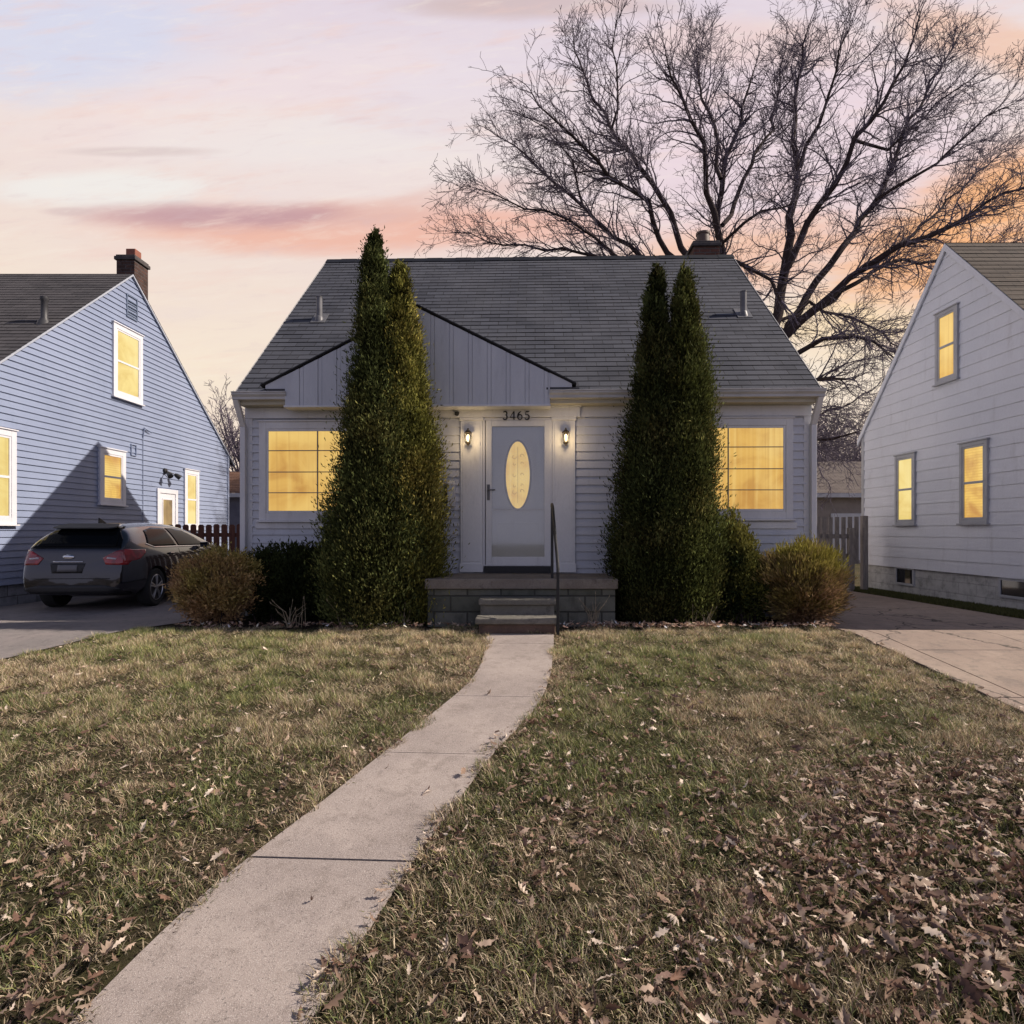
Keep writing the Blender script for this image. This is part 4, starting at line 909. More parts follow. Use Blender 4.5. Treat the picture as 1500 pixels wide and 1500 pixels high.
for s_ in (-1, 1):
    patch('side_window', [(.62, 1.02), (.80, .985), (1.62, .985), (1.62, 1.29), (1.2, 1.30), (.85, 1.25)], 'x', M['carglass'], CAR, sgn=s_)
    patch('side_window', [(1.69, .985), (2.55, .965), (2.85, .97), (2.62, 1.13), (2.3, 1.25), (1.95, 1.29), (1.69, 1.29)], 'x', M['carglass'], CAR, sgn=s_)
    patch('chrome_trim', [(.58, 1.03), (.80, .968), (2.9, .948), (2.9, .966), (.80, .984), (.62, 1.04)], 'x', M['chrome'], CAR, sgn=s_, off=.009)
    patch('door_seam', [(1.645, .30), (1.655, .30), (1.655, .94), (1.645, .94)], 'x', M['carblack'], CAR, off=.002, sgn=s_)
    h1 = patch('door_handle', [(1.22, .84), (1.40, .84), (1.40, .87), (1.22, .87)], 'x', M['carpaint'], CAR, off=.03, th=.03, sgn=s_)
    lo_, hi_ = (.56, .80)
    t1 = patch('tail_light', [(s_*.46, .83), (s_*.52, .73), (s_*.80, .72), (s_*.85, .86), (s_*.78, .965), (s_*.64, .93)], 'y', M['redlens'], CAR, off=.010, step=.04)
    patch('lens_wrap', [(.0, .76), (.30, .80), (.50, .90), (.50, .945), (.1, .955), (.0, .93)], 'x', M['redlens'], t1, off=.010, sgn=s_, step=.03)
    patch('reverse_lens', [(s_*.52, .815), (s_*.66, .80), (s_*.67, .825), (s_*.53, .84)], 'y', M['clearlens'], t1, off=.016)
patch('windscreen', [(-.62, 1.0), (.62, 1.0), (.50, 1.30), (-.50, 1.30)], 'y', M['carglass'], CAR, sgn=-1)
patch('lower_bumper', [(-.72, .26), (.72, .26), (.74, .37), (.50, .42), (-.50, .42), (-.74, .37)], 'y', M['carblack'], CAR, off=.012)
rc = patch('tailgate_seam', [(-.60, .515), (.60, .515), (.60, .525), (-.60, .525)], 'y', M['carblack'], CAR, off=.003, step=.06)
pl = patch('plate_recess', [(-.30, .60), (.16, .60), (.20, .75), (-.34, .75)], 'y', M['carblack'], CAR, off=.004)
pw = patch('number_plate', [(-.22, .625), (.08, .625), (.08, .725), (-.22, .725)], 'y', mat('worn_plate', (.12, .12, .13), .4), CAR, off=.012)
patch('trim_strip', [(-.30, .765), (.16, .765), (.16, .78), (-.30, .78)], 'y', M['chrome'], CAR, off=.012)
patch('badge', [(-.07+.09*math.cos(a*.3927), .845+.034*math.sin(a*.3927)) for a in range(16)], 'y', M['chrome'], CAR, off=.012)
mb = MB(); mb.prism([(-.49, .34, 1.312), (-.50, .24, 1.285), (-.40, .19, 1.272), (.40, .19, 1.272), (.50, .24, 1.285), (.49, .34, 1.312), (.42, .50, 1.345), (-.42, .50, 1.345)], (0, 0, .02))
for i in range(len(mb.v)): mb.v[i] = tuple(Vector(mb.v[i])+cb)
mb.build('spoiler', M['carblack'], CAR, bevel=.008)
mb = MB(); mb.prism([Vector(p)+cb for p in ((-.012, .62, 1.37), (-.012, .84, 1.37), (-.012, .70, 1.43), (-.012, .63, 1.455))], (.024, 0, 0)); mb.build('antenna', M['carblack'], CAR, bevel=.004)
mb = MB(); 
for s_ in (-1, 1): 
    mb = MB(); mb.hexa([Vector(p)+cb for p in ((s_*.86, 2.55, .93), (s_*1.02, 2.53, .93), (s_*1.02, 2.65, .95), (s_*.86, 2.70, .95), (s_*.86, 2.55, 1.03), (s_*1.03, 2.53, 1.04), (s_*1.0, 2.65, 1.02), (s_*.86, 2.70, 1.02))]); mb.build('wing_mirror', M['carpaint'], CAR, bevel=.015)
for (sx, yy) in ((1, .78), (-1, .78), (1, 3.40), (-1, 3.40)):
    xo = cb.x+sx*.885; c = Vector((xo, cb.y+yy, cb.z+.315))
    mb = MB(); mb.lathe(c, [(.205, -sx*.0-.0), (.225, sx*.012), (.29, sx*.012), (.312, -sx*.012), (.315, -sx*.06), (.315, -sx*.15), (.30, -sx*.20), (.20, -sx*.20)], 36, 'x'); wh = mb.build('wheel', M['rubber'], CAR, smooth='auto')
    mb = MB(); mb.lathe(c, [(.05, -sx*.03), (.20, -sx*.05), (.212, sx*.004), (.205, sx*.010), (.196, -sx*.01), (.19, -sx*.035), (.03, -sx*.045)], 36, 'x')
    for k in range(5):
        a = 2*math.pi*k/5+.3
        for da in (-.13, .13):
            d1 = Vector((0, math.cos(a+da*.4), math.sin(a+da*.4))); d2 = Vector((0, math.cos(a+da), math.sin(a+da)))
            mb.tube([c+Vector((-sx*.005, 0, 0))+d1*.03, c+Vector((sx*.002, 0, 0))+d2*.12, c+Vector((-sx*.004, 0, 0))+d2*.20], [.018, .014, .016], 6)
    mb.lathe(c, [(.045, -sx*.02), (.04, sx*.012), (.02, sx*.018)], 16, 'x'); mb.build('rim', M['silver'], wh, smooth='auto')
bmx.free()
# ================================================================== BARE TREES
def poly_resample(pts, step):
    out = [pts[0]]
    for a, b in zip(pts[:-1], pts[1:]):
        n_ = max(1, int((b-a).length/step)); out += [a.lerp(b, (i+1)/n_) for i in range(n_)]
    return out
class Tubes:
    def __init__(s): s.v = []; s.q = []; s.n = 0
    def add(s, pts, rad, k):
        P = np.array([p[:] for p in pts]); m = len(P); T = np.gradient(P, axis=0); T /= np.linalg.norm(T, axis=1, keepdims=True)+1e-9
        ref = np.array([.3, .8, .52]) if abs(T[0] @ np.array([.3, .8, .52])) < .9 else np.array([1., 0, 0])
        A = np.cross(T, ref); A /= np.linalg.norm(A, axis=1, keepdims=True)+1e-9; B = np.cross(T, A)
        w = np.arange(k)*2*np.pi/k; r = np.asarray(rad)[:, None, None]
        V = P[:, None, :]+r*(np.cos(w)[None, :, None]*A[:, None, :]+np.sin(w)[None, :, None]*B[:, None, :])
        s.v.append(V.reshape(-1, 3)); i = np.arange(m-1)[:, None]*k; j = np.arange(k)[None, :]; j2 = (j+1) % k
        s.q.append(np.stack([s.n+i+j, s.n+i+j2, s.n+i+k+j2, s.n+i+k+j], -1).reshape(-1, 4)); s.n += m*k
    def build(s, name, parent, m='bark'):
        return np_mesh(name, np.concatenate(s.v), [np.concatenate(s.q)], M[m], parent, smooth=True)
def rvec(): 
    v = Vector((random.gauss(0, 1), random.gauss(0, 1), random.gauss(0, 1))); return v.normalized()
def grow(T, start, d, length, r, level, centre, up=.25, rmin=.006, dens=1.0, wig=.16, maxlev=4):
    n_ = max(3, int(length/(.30 if level < 2 else .16)))
    n_ = min(n_, 14); seg = length/n_; pts = [start]; rad = [r]; p = start.copy(); d = d.normalized(); bend = rvec()*.05
    for i in range(n_):
        out = (p-centre).normalized(); d = (d+rvec()*wig+bend+Vector((0, 0, 1))*up*.12+out*.05).normalized(); p = p+d*seg; pts.append(p.copy()); rad.append(max(rmin, r*(1-(i+1)/n_*.75)))
    T[min(level, 2)].add(pts, rad, 6 if level == 1 else (4 if level == 2 else 3))
    if level >= maxlev: return
    cnt = max(2, int(length*(2.0, 2.6, 4.2, 6.5, 8)[level]*dens))
    for c in range(cnt):
        f = random.uniform(.12, 1.0)**.8; i = min(int(f*n_), n_-1); q_ = pts[i].lerp(pts[i+1], f*n_-i)
        t = (pts[i+1]-pts[i]).normalized(); side = (t.orthogonal().normalized()); side.rotate(Matrix.Rotation(random.uniform(0, 2*math.pi), 3, t))
        ang = random.uniform(.5, 1.15); nd = t*math.cos(ang)+side*math.sin(ang)
        L = length*random.uniform(.28, .55)*(1.1-f*.5)
        if L < .12: continue
        grow(T, q_, nd, L, max(rmin, rad[i]*.55), level+1, centre, up, rmin, dens, wig, maxlev)
TD = 20.0
TREE = thing('bare_tree', (W(1095, 800, TD).x, TD, 0), 'huge bare wide crowned tree rising behind the grey roof', 'tree')
T = [Tubes(), Tubes(), Tubes()]
C0 = W(1095, 560, TD); centre = W(1090, 420, TD)
limbs = [  # photo pixels of each limb, thickness at its foot and end, drift in depth
 ([(1095, 600), (1115, 540), (1136, 458), (1146, 400), (1163, 293), (1171, 246), (1163, 200), (1170, 120), (1185, 40), (1192, -30)], .34, .04, 1.5),
 ([(1146, 405), (1183, 328), (1224, 276), (1251, 205), (1295, 152), (1330, 95), (1350, 20), (1362, -40)], .20, .035, -2.5),
 ([(1120, 545), (1148, 493), (1177, 434), (1230, 364), (1283, 293), (1324, 194), (1372, 105), (1412, 45)], .24, .035, 3),
 ([(1148, 495), (1200, 452), (1242, 405), (1312, 364), (1383, 334), (1471, 287), (1535, 262)], .24, .03, -1),
 ([(1200, 452), (1254, 411), (1306, 384), (1365, 381), (1430, 372), (1500, 350)], .14, .025, 3),
 ([(1130, 540), (1160, 518), (1201, 499), (1236, 490), (1277, 505), (1312, 519)], .14, .05, -3),
 ([(1140, 470), (1183, 446), (1254, 469), (1306, 499), (1335, 520)], .09, .03, 2),
 ([(1100, 585), (1150, 560), (1186, 556), (1242, 552)], .11, .07, -3.5),
 ([(1100, 640), (1150, 620), (1186, 612), (1245, 590), (1292, 560)], .09, .03, 3),
 ([(1100, 650), (1150, 648), (1186, 645), (1222, 640), (1256, 632)], .12, .05, -2),
 ([(1095, 560), (1080, 470), (1060, 390), (1054, 352), (1051, 305), (1060, 252), (1083, 176), (1107, 88), (1125, 0), (1132, -60)], .28, .035, 2),
 ([(1054, 352), (1037, 282), (1031, 205), (995, 141), (978, 76), (960, 5)], .17, .03, -2.5),
 ([(1056, 262), (1046, 190), (1022, 112), (1032, 40), (1025, -40)], .10, .03, 3),
 ([(1075, 460), (1030, 420), (1001, 364), (972, 293), (937, 246), (896, 188), (872, 147), (850, 90), (838, 55)], .20, .03, 1),
 ([(1030, 425), (980, 372), (949, 299), (896, 258), (849, 217), (814, 176), (772, 128)], .16, .03, -3),
 ([(1070, 480), (1000, 420), (940, 372), (902, 346), (855, 305), (796, 258), (755, 211), (722, 190)], .18, .03, 3),
 ([(1000, 420), (905, 376), (872, 352), (831, 317), (767, 305), (720, 287), (688, 268)], .12, .025, -1.5),
 ([(1000, 430), (930, 395), (880, 378), (855, 370), (796, 367), (737, 358), (690, 345), (660, 338)], .11, .025, 1),
 ([(1054, 360), (1089, 323), (1136, 305), (1160, 300)], .07, .03, -3),
 ([(1058, 330), (1078, 300), (1098, 240), (1130, 190), (1140, 120), (1152, 60), (1162, 0)], .12, .03, 4),
 ([(1055, 380), (1078, 384), (1100, 388), (1125, 410), (1140, 445)], .07, .09, -1),
 ([(1070, 410), (1095, 420), (1120, 450), (1138, 480)], .06, .08, 1),
 ([(1251, 205), (1300, 215), (1352, 170), (1400, 130), (1440, 100)], .08, .025, 1),
 ([(1283, 293), (1340, 262), (1395, 220), (1450, 170), (1480, 150)], .08, .025, -2),
 ([(1312, 364), (1360, 318), (1420, 265), (1480, 215)], .08, .025, 2.5),
 ([(1171, 246), (1200, 180), (1225, 110), (1240, 40), (1250, -30)], .09, .03, -2),
 ([(896, 188), (905, 130), (900, 70), (910, 20)], .06, .025, -2),
 ([(855, 305), (840, 240), (800, 190), (760, 165)], .06, .022, -2),
]
for (pp, r0, r1, dr) in limbs:
    pp = [p for k_, p in enumerate(pp) if k_ < 2 or p[1] > 15]; n_ = len(pp); base = []
    for i, (a, b) in enumerate(pp):
        f = i/(n_-1); dep = TD+dr*max(0, f-.05)+random.uniform(-.25, .25)*(f > .1); base.append(W(a, b, dep))
    base = poly_resample(base, .55)
    base = [base[0]]+[p+rvec()*.10 for p in base[1:]]
    r0 *= .56; r1 *= .45; m = len(base); rad = [r0*(1-i/(m-1))**.9+r1 for i in range(m)]
    T[0].add(base, rad, 8)
    L = sum((b-a).length for a, b in zip(base[:-1], base[1:]))
    cnt = int(L*6.6)
    for c in range(cnt):
        f = random.uniform(.15, 1.0)**.75
        if pp[0][1] > 500 and len(pp) > 6 and f < .3: f += .3
        f = min(f, .999); i = min(int(f*(m-1)), m-2); q_ = base[i].lerp(base[i+1], f*(m-1)-i); t = (base[i+1]-base[i]).normalized()
        side = t.orthogonal().normalized(); side.rotate(Matrix.Rotation(random.uniform(0, 2*math.pi), 3, t)); ang = random.uniform(.4, .95)
        grow(T, q_, t*math.cos(ang)+side*math.sin(ang), random.uniform(.7, 3.1)*(1.1-.5*f), min(.027, rad[i]*.45), 2, centre, .12, .0060, 1.05, .30, 4)
    # continue the tip
    grow(T, base[-1], (base[-1]-base[-3]), 1.0, r1, 2, centre, .15, .0060, 1.3, .28, 4)
trunk = [Vector((C0.x-.2, TD, -.1)), Vector((C0.x-.15, TD, 1.2)), Vector((C0.x-.1, TD, 3.2)), W(1095, 600, TD), C0]
T[0].add(trunk, [.62, .46, .40, .36, .22], 14)
T[0].build('trunk', TREE); Tl = T[2]; T[1].v and T[1].build('branches', TREE); Tl.build('crown', TREE, 'twig')
def small_tree(name, x, y, h, label, seed, spread=.5, zb=0.1, dens=1.0, r=.13, lean=0):
    random.seed(seed); t = thing(name, (x, y, zb), label, 'tree', 'bare trees far behind the houses'); TT = [Tubes(), Tubes(), Tubes()]
    base = [Vector((x, y, zb-.1))]; 
    for i in range(7): base.append(Vector((x+lean*i/7*h*.6+random.uniform(-.1, .1), y+random.uniform(-.1, .1), zb+h*.62*(i+1)/7)))
    dens *= 2.1; TT[0].add(base, [r*(1-i/9) for i in range(8)], 8); cen = Vector((x, y, h*.4))
    for i in range(int(14*dens)):
        f = random.uniform(.3, 1); k = min(int(f*7), 6); q_ = base[k].lerp(base[k+1], f*7-k); a = random.uniform(0, 2*math.pi); d = Vector((math.cos(a)*spread, math.sin(a)*spread, 1-spread*.4))
        grow(TT, q_, d, h*random.uniform(.28, .46), r*.4, 1, cen, .4, .009, dens*.55, .13, 4)
    TT[0].build('trunk', t)
    CR = Tubes()
    for k in (1, 2):
        for v_, q_ in zip(TT[k].v, TT[k].q): CR.v.append(v_); CR.q.append(q_-q_.min()+CR.n); CR.n += len(v_)
    CR.build('crown', t, 'twig')
def PX(px, d): return (px-VX)/FPX*d
small_tree('bare_tree', PX(352, 27), 27, 7.6, 'pale bare tree in the gap above the brown picket fence, nearest the grey house', 3, .55)
small_tree('bare_tree', PX(318, 31), 31, 7.4, 'thin bare tree behind the back corner of the blue house', 5, .5)
small_tree('bare_tree', PX(1215, 30), 30, 8.0, 'twiggy bare tree above the garage roof in the right gap', 8, .6)
small_tree('bare_tree', PX(1262, 34), 34, 9.0, 'bare tree behind the back corner of the white house', 9, .6)
small_tree('bare_tree', PX(1190, 38), 38, 7.5, 'farthest bare tree, half hidden by the downspout corner of the grey house', 12, .6)
random.seed(21)
# ================================================================== LEAVES AND FOLIAGE (numpy)
def vnoise(P, s, seed=0):
    """cheap smooth 3-D value noise in [0,1]"""
    r = np.random.default_rng(seed); tab = r.random(4096)
    Q = np.asarray(P)*s; i = np.floor(Q).astype(int); f = Q-i; f = f*f*(3-2*f); out = 0
    for dx in (0, 1):
        for dy in (0, 1):
            for dz in (0, 1):
                h = ((i[:, 0]+dx)*73856093 ^ (i[:, 1]+dy)*19349663 ^ (i[:, 2]+dz)*83492791) & 4095
                w = (f[:, 0] if dx else 1-f[:, 0])*(f[:, 1] if dy else 1-f[:, 1])*(f[:, 2] if dz else 1-f[:, 2]); out = out+w*tab[h]
    return out
def unit(v): return v/(np.linalg.norm(v, axis=1, keepdims=True)+1e-9)
def leafquads(P, D, L, Wd, rng, bendk=.15):
    """diamond leaves at P pointing along D"""
    n_ = len(P); side = unit(np.cross(D, rng.normal(size=(n_, 3)))); nn = np.cross(D, side)
    L = np.broadcast_to(L, (n_,))[:, None]; Wd = np.broadcast_to(Wd, (n_,))[:, None]
    V = np.stack([P, P+D*L*.5+side*Wd+nn*L*bendk, P+D*L, P+D*L*.5-side*Wd+nn*L*bendk], 1).reshape(-1, 3)
    return V, np.arange(n_*4).reshape(-1, 4)
def cedar(name, label, xb, xt, d, prof, ztop, zbot, seed, green, bronze, bz=.25, dens=1.0, group='tall columnar evergreens beside the steps'):
    """prof: list of (height fraction, radius in m)"""
    rng = np.random.default_rng(seed); H = ztop-zbot; t = thing(name, (xb, d, .18), label, 'evergreen', group)
    hs = np.array([p[0] for p in prof]); rs = np.array([p[1] for p in prof])
    hh = rng.random(200000); rr = np.interp(hh, hs, rs); keep = rng.random(200000) < rr/rs.max(); hh = hh[keep]
    nc = int(820*dens); ch_ = hh[:nc]; a = rng.random(nc)*2*np.pi
    R0 = np.interp(ch_, hs, rs); lump = vnoise(np.stack([np.cos(a)*R0*1.2, np.sin(a)*R0*1.2, ch_*H], 1), 3.3, seed)
    lump2 = vnoise(np.stack([np.cos(a)*R0, np.sin(a)*R0, ch_*H*.6], 1), 8.0, seed+9); Rc = R0*(.44+.30*lump+.46*lump2+rng.normal(0, .05, nc)); cxx = xb+(xt-xb)*ch_
    Cn = np.stack([cxx+np.cos(a)*Rc, d+np.sin(a)*Rc, zbot+ch_*H], 1)
    K = 100; per = np.repeat(np.arange(nc), K); n_ = len(per)
    sz = (.05+.08*rng.random(nc))*np.clip(R0/.33, .45, 1.1)
    offs = rng.normal(size=(n_, 3))*sz[per][:, None]*np.array([.8, .8, 1.35])
    P = Cn[per]+offs; out = np.stack([np.cos(a), np.sin(a), np.zeros(nc)], 1)[per]
    cd = unit(rng.normal(size=(nc, 3)))[per]; D = unit(out*.5+np.array([0, 0, .8])+cd*.35+rng.normal(size=(n_, 3))*.28)
    V, Q = leafquads(P, D, .028+.045*rng.random(n_), .0045+.006*rng.random(n_), rng)
    # filler deeper in
    nf = int(26000*dens); fh = hh[nc:nc+nf]; nf = len(fh); fa = rng.random(nf)*2*np.pi; fr_ = np.interp(fh, hs, rs)*np.sqrt(rng.random(nf))*.72
    PF = np.stack([xb+(xt-xb)*fh+np.cos(fa)*fr_, d+np.sin(fa)*fr_, zbot+fh*H], 1); DF = unit(rng.normal(size=(nf, 3))+np.array([0, 0, .5]))
    V2, Q2 = leafquads(PF, DF, .10, .022, rng)
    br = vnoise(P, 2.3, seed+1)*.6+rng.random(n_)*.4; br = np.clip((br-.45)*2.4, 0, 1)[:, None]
    lum = (.35+1.3*rng.random((nc, 1))**1.3)[per]*1.45*(.55+.9*np.clip((Rc/R0-.5)*1.6, 0, 1))[:, None][per]  # crevice shade put into the tint: recessed clumps get darker leaves
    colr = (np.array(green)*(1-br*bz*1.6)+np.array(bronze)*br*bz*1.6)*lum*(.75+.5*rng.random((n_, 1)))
    colf = np.tile(np.array(green)*.75, (nf, 1))  # inner filler tinted darker for the shaded gaps between clumps
    np_mesh('foliage', np.concatenate([V, V2]), [np.concatenate([Q, Q2+len(V)])], M['foliage'], t, col=np.concatenate([np.repeat(colr, 4, 0), np.repeat(colf, 4, 0)]))
    mb = MB(); mb.tube([(xb, d, .1), (xb, d, zbot+.5), (xb+(xt-xb)*.9, d, ztop-.3)], [.06, .05, .01], 8); mb.build('trunk', M['bark'], t, smooth=True)
s_ = FPX/7.75
def cprof(zb_, zt_, pts): return [((CZ+(VY-y)/s_-zb_)/(zt_-zb_), w/s_) for y, w in sorted(pts, key=lambda p: -p[0])]
def ced(name, label, xb, xt, ytop, pts, seed, g, b, dd=0, dens=1.0, zbot=.25, bz=.3):
    zt_ = CZ+(VY-ytop)/s_; cedar(name, label, (xb-VX)/s_, (xt-VX)/s_, 7.75+dd, cprof(zbot, zt_, pts), zt_, zbot, seed, g, b, bz, dens)
ced('columnar_evergreen', 'tallest columnar evergreen, left of the steps, its tip above the roof ridge', 552, 549, 341, [(345, 2), (370, 10), (400, 17), (450, 22), (520, 29), (600, 38), (680, 48), (740, 65), (840, 74), (890, 68), (925, 50)], 1, (.050, .060, .020), (.14, .11, .035), 0, 1.35)  # darker tint paints in the shaded left half of the pair
ced('columnar_evergreen', 'shorter columnar evergreen fused to the right side of the tallest one', 604, 583, 384, [(388, 2), (410, 11), (460, 20), (520, 27), (600, 33), (700, 43), (800, 45), (870, 42), (925, 30)], 2, (.12, .12, .030), (.27, .21, .06), .08, 1.15, bz=.45)  # brighter tint stands in for sunlight on the pair's right flank
ced('columnar_evergreen', 'columnar evergreen right of the steps, the left one of the twin tips', 956, 963, 388, [(392, 2), (420, 10), (450, 16), (500, 20), (560, 25), (620, 34), (700, 48), (800, 58), (870, 54), (925, 38)], 3, (.032, .040, .014), (.08, .06, .024), .05, 1.1)  # shaded left side of the twin tips, darkened in the leaf colour
ced('columnar_evergreen', 'columnar evergreen right of the steps, the right one of the twin tips', 1006, 1003, 394, [(398, 2), (425, 11), (450, 17), (500, 22), (560, 29), (640, 35), (720, 40), (800, 44), (880, 40), (925, 28)], 4, (.058, .068, .020), (.16, .12, .04), 0, 1.15)  # sunlit right side of the twin tips, lightened in the leaf colour
def shrub(name, label, cx_, cy_, cz_, rx_, ry_, rz_, seed, top, bot, n_=26000, L=.06, Wd=.008, spiky=.6, cat='shrub', group=None, flat=1.0, stems=True, darkk=.55):
    rng = np.random.default_rng(seed); t = thing(name, (cx_, cy_, .18), label, cat, group)
    nc = 420; u = unit(rng.normal(size=(nc, 3))); lump = vnoise(u*1.7+seed, 2.2, seed); Cn = u*np.array([rx_, ry_, rz_])*(.72+.42*lump)[:, None]
    per = rng.integers(0, nc, n_); P = Cn[per]+rng.normal(size=(n_, 3))*np.array([rx_, ry_, rz_])*.085
    dep = rng.random(n_)**.6; P = P*(.45+.55*dep)[:, None]; P = P+np.array([cx_, cy_, cz_]); P[:, 2] = np.maximum(P[:, 2], .2+.02*rng.random(n_))
    out = unit(P-np.array([cx_, cy_, cz_-rz_*.5])); D = unit(out*spiky+rng.normal(size=(n_, 3))*(1-spiky)*.8+np.array([0, 0, .25]))
    V, Q = leafquads(P, D, L*(.5+rng.random(n_)), Wd*(.6+.8*rng.random(n_)), rng)
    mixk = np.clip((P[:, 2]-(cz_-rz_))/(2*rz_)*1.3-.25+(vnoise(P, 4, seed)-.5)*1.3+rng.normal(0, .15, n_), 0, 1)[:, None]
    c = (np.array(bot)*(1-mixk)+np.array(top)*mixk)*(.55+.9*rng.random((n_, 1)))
    np_mesh('foliage', V, [Q], M['foliage'], t, col=np.repeat(c, 4, 0))
    if stems:
        T_ = Tubes()
        for i in range(60):
            d = unit(np.array([[rng.normal()*rx_, rng.normal()*ry_, abs(rng.normal())*rz_+.5]]))[0]; e = np.array([cx_, cy_, cz_])+d*np.array([rx_, ry_, rz_])*.9; b = np.array([cx_+rng.normal()*.08, cy_+rng.normal()*.08, .15]); mid = (b+e)/2+rng.normal(size=3)*.05
            T_.add([Vector(b), Vector(mid), Vector(e)], [.010, .006, .003], 4)
        T_.build('stems', t)
    return t
s2 = FPX/7.75
def shp(px, py): return (px-VX)/s2, CZ+(VY-py)/s2
x, z = shp(320, 860); shrub('round_shrub', 'round golden brown clipped shrub beside the parked car', x, 7.75, .68, .56, .5, .47, 31, (.34, .28, .09), (.40, .25, .13), 36000, .05, .008, .5, group='clipped golden shrubs at the ends of the bed')
x, z = shp(1174, 858); shrub('round_shrub', 'round golden green clipped shrub at the right corner of the grey house', x, 7.75, .68, .53, .5, .52, 32, (.30, .27, .06), (.26, .17, .10), 40000, .075, .006, .75, group='clipped golden shrubs at the ends of the bed')
x, z = shp(1083, 820); shrub('yew_shrub', 'dark yew shrub squeezed between the twin evergreens and the golden shrub', x, 7.95, .85, .30, .35, .78, 33, (.19, .18, .045), (.03, .045, .018), 22000, .06, .008, .6)
x, z = shp(1100, 850); shrub('low_shrub', 'low dark green shrub just behind the right golden shrub', x, 7.9, .62, .30, .3, .45, 39, (.20, .19, .04), (.03, .045, .018), 12000, .05, .008, .6)
x, z = shp(440, 860); shrub('yew_hedge', 'dark yew hedge under the left picture window', x-.2, 8.05, .68, .78, .35, .52, 34, (.035, .045, .016), (.018, .025, .01), 34000, .055, .009, .6, cat='hedge')
x, z = shp(385, 850); shrub('low_shrub', 'dark shrub between the left golden shrub and the yew hedge', x, 8.0, .62, .35, .3, .46, 35, (.035, .048, .016), (.018, .025, .01), 14000, .05, .009, .6)
x, z = shp(500, 860); shrub('low_shrub', 'dark spreading evergreen shrub at the left foot of the tallest evergreen', x+.05, 7.85, .85, .34, .32, .68, 36, (.03, .042, .014), (.014, .02, .008), 20000, .06, .01, .5)
# dead stalk clumps
def stalks(label, px, n_, h, spread, seed, d=7.42, col=(.36, .29, .18), name='dry_stalks'):
    rng = random.Random(seed); x0 = (px-VX)/FPX*d; mb = MB()
    for i in range(n_):
        a = rng.uniform(-1, 1)*spread; b = rng.uniform(-.6, .6)*spread; hh = h*rng.uniform(.5, 1); x = x0+rng.uniform(-.05, .05); y = d+rng.uniform(-.05, .05)
        pts = [(x, y, .17), (x+a*hh*.35, y+b*hh*.35, .18+hh*.55), (x+a*hh, y+b*hh, .18+hh*(1-.25*abs(a)))]
        mb.tube(pts, [.0045, .003, .0015], 4)
        if rng.random() < .5: mb.tube([pts[2], (pts[2][0]+a*.03, pts[2][1], pts[2][2]+.03)], [.005, .002], 4)
    o = mb.build(name, M['straw'], origin=(x0, d, .18)); tag(o, label, 'dead plant', 'dry stalks in the planting bed')
M['straw'] = weathered((.40, .33, .22), (.26, .2, .13), 12, name='dry_straw')
stalks('dry stalks just right of the left golden shrub', 425, 12, .42, .9, 1)
stalks('upright pale dry stalks below the dark hedge', 440, 4, .46, .25, 2)
stalks('fan of dry stalks near the foot of the tallest evergreen', 506, 16, .48, .8, 3)
stalks('brown twiggy stalks right of the handrail against the porch blocks', 868, 16, .45, .5, 4)
stalks('pale forked dry stalks below the twin evergreens', 1012, 6, .36, .35, 5)
stalks('thin pale stalks standing between the porch and the tallest evergreen', 596, 7, .30, .4, 7)
stalks('short brown stalks beside the pale forked ones', 1035, 10, .30, .6, 6)
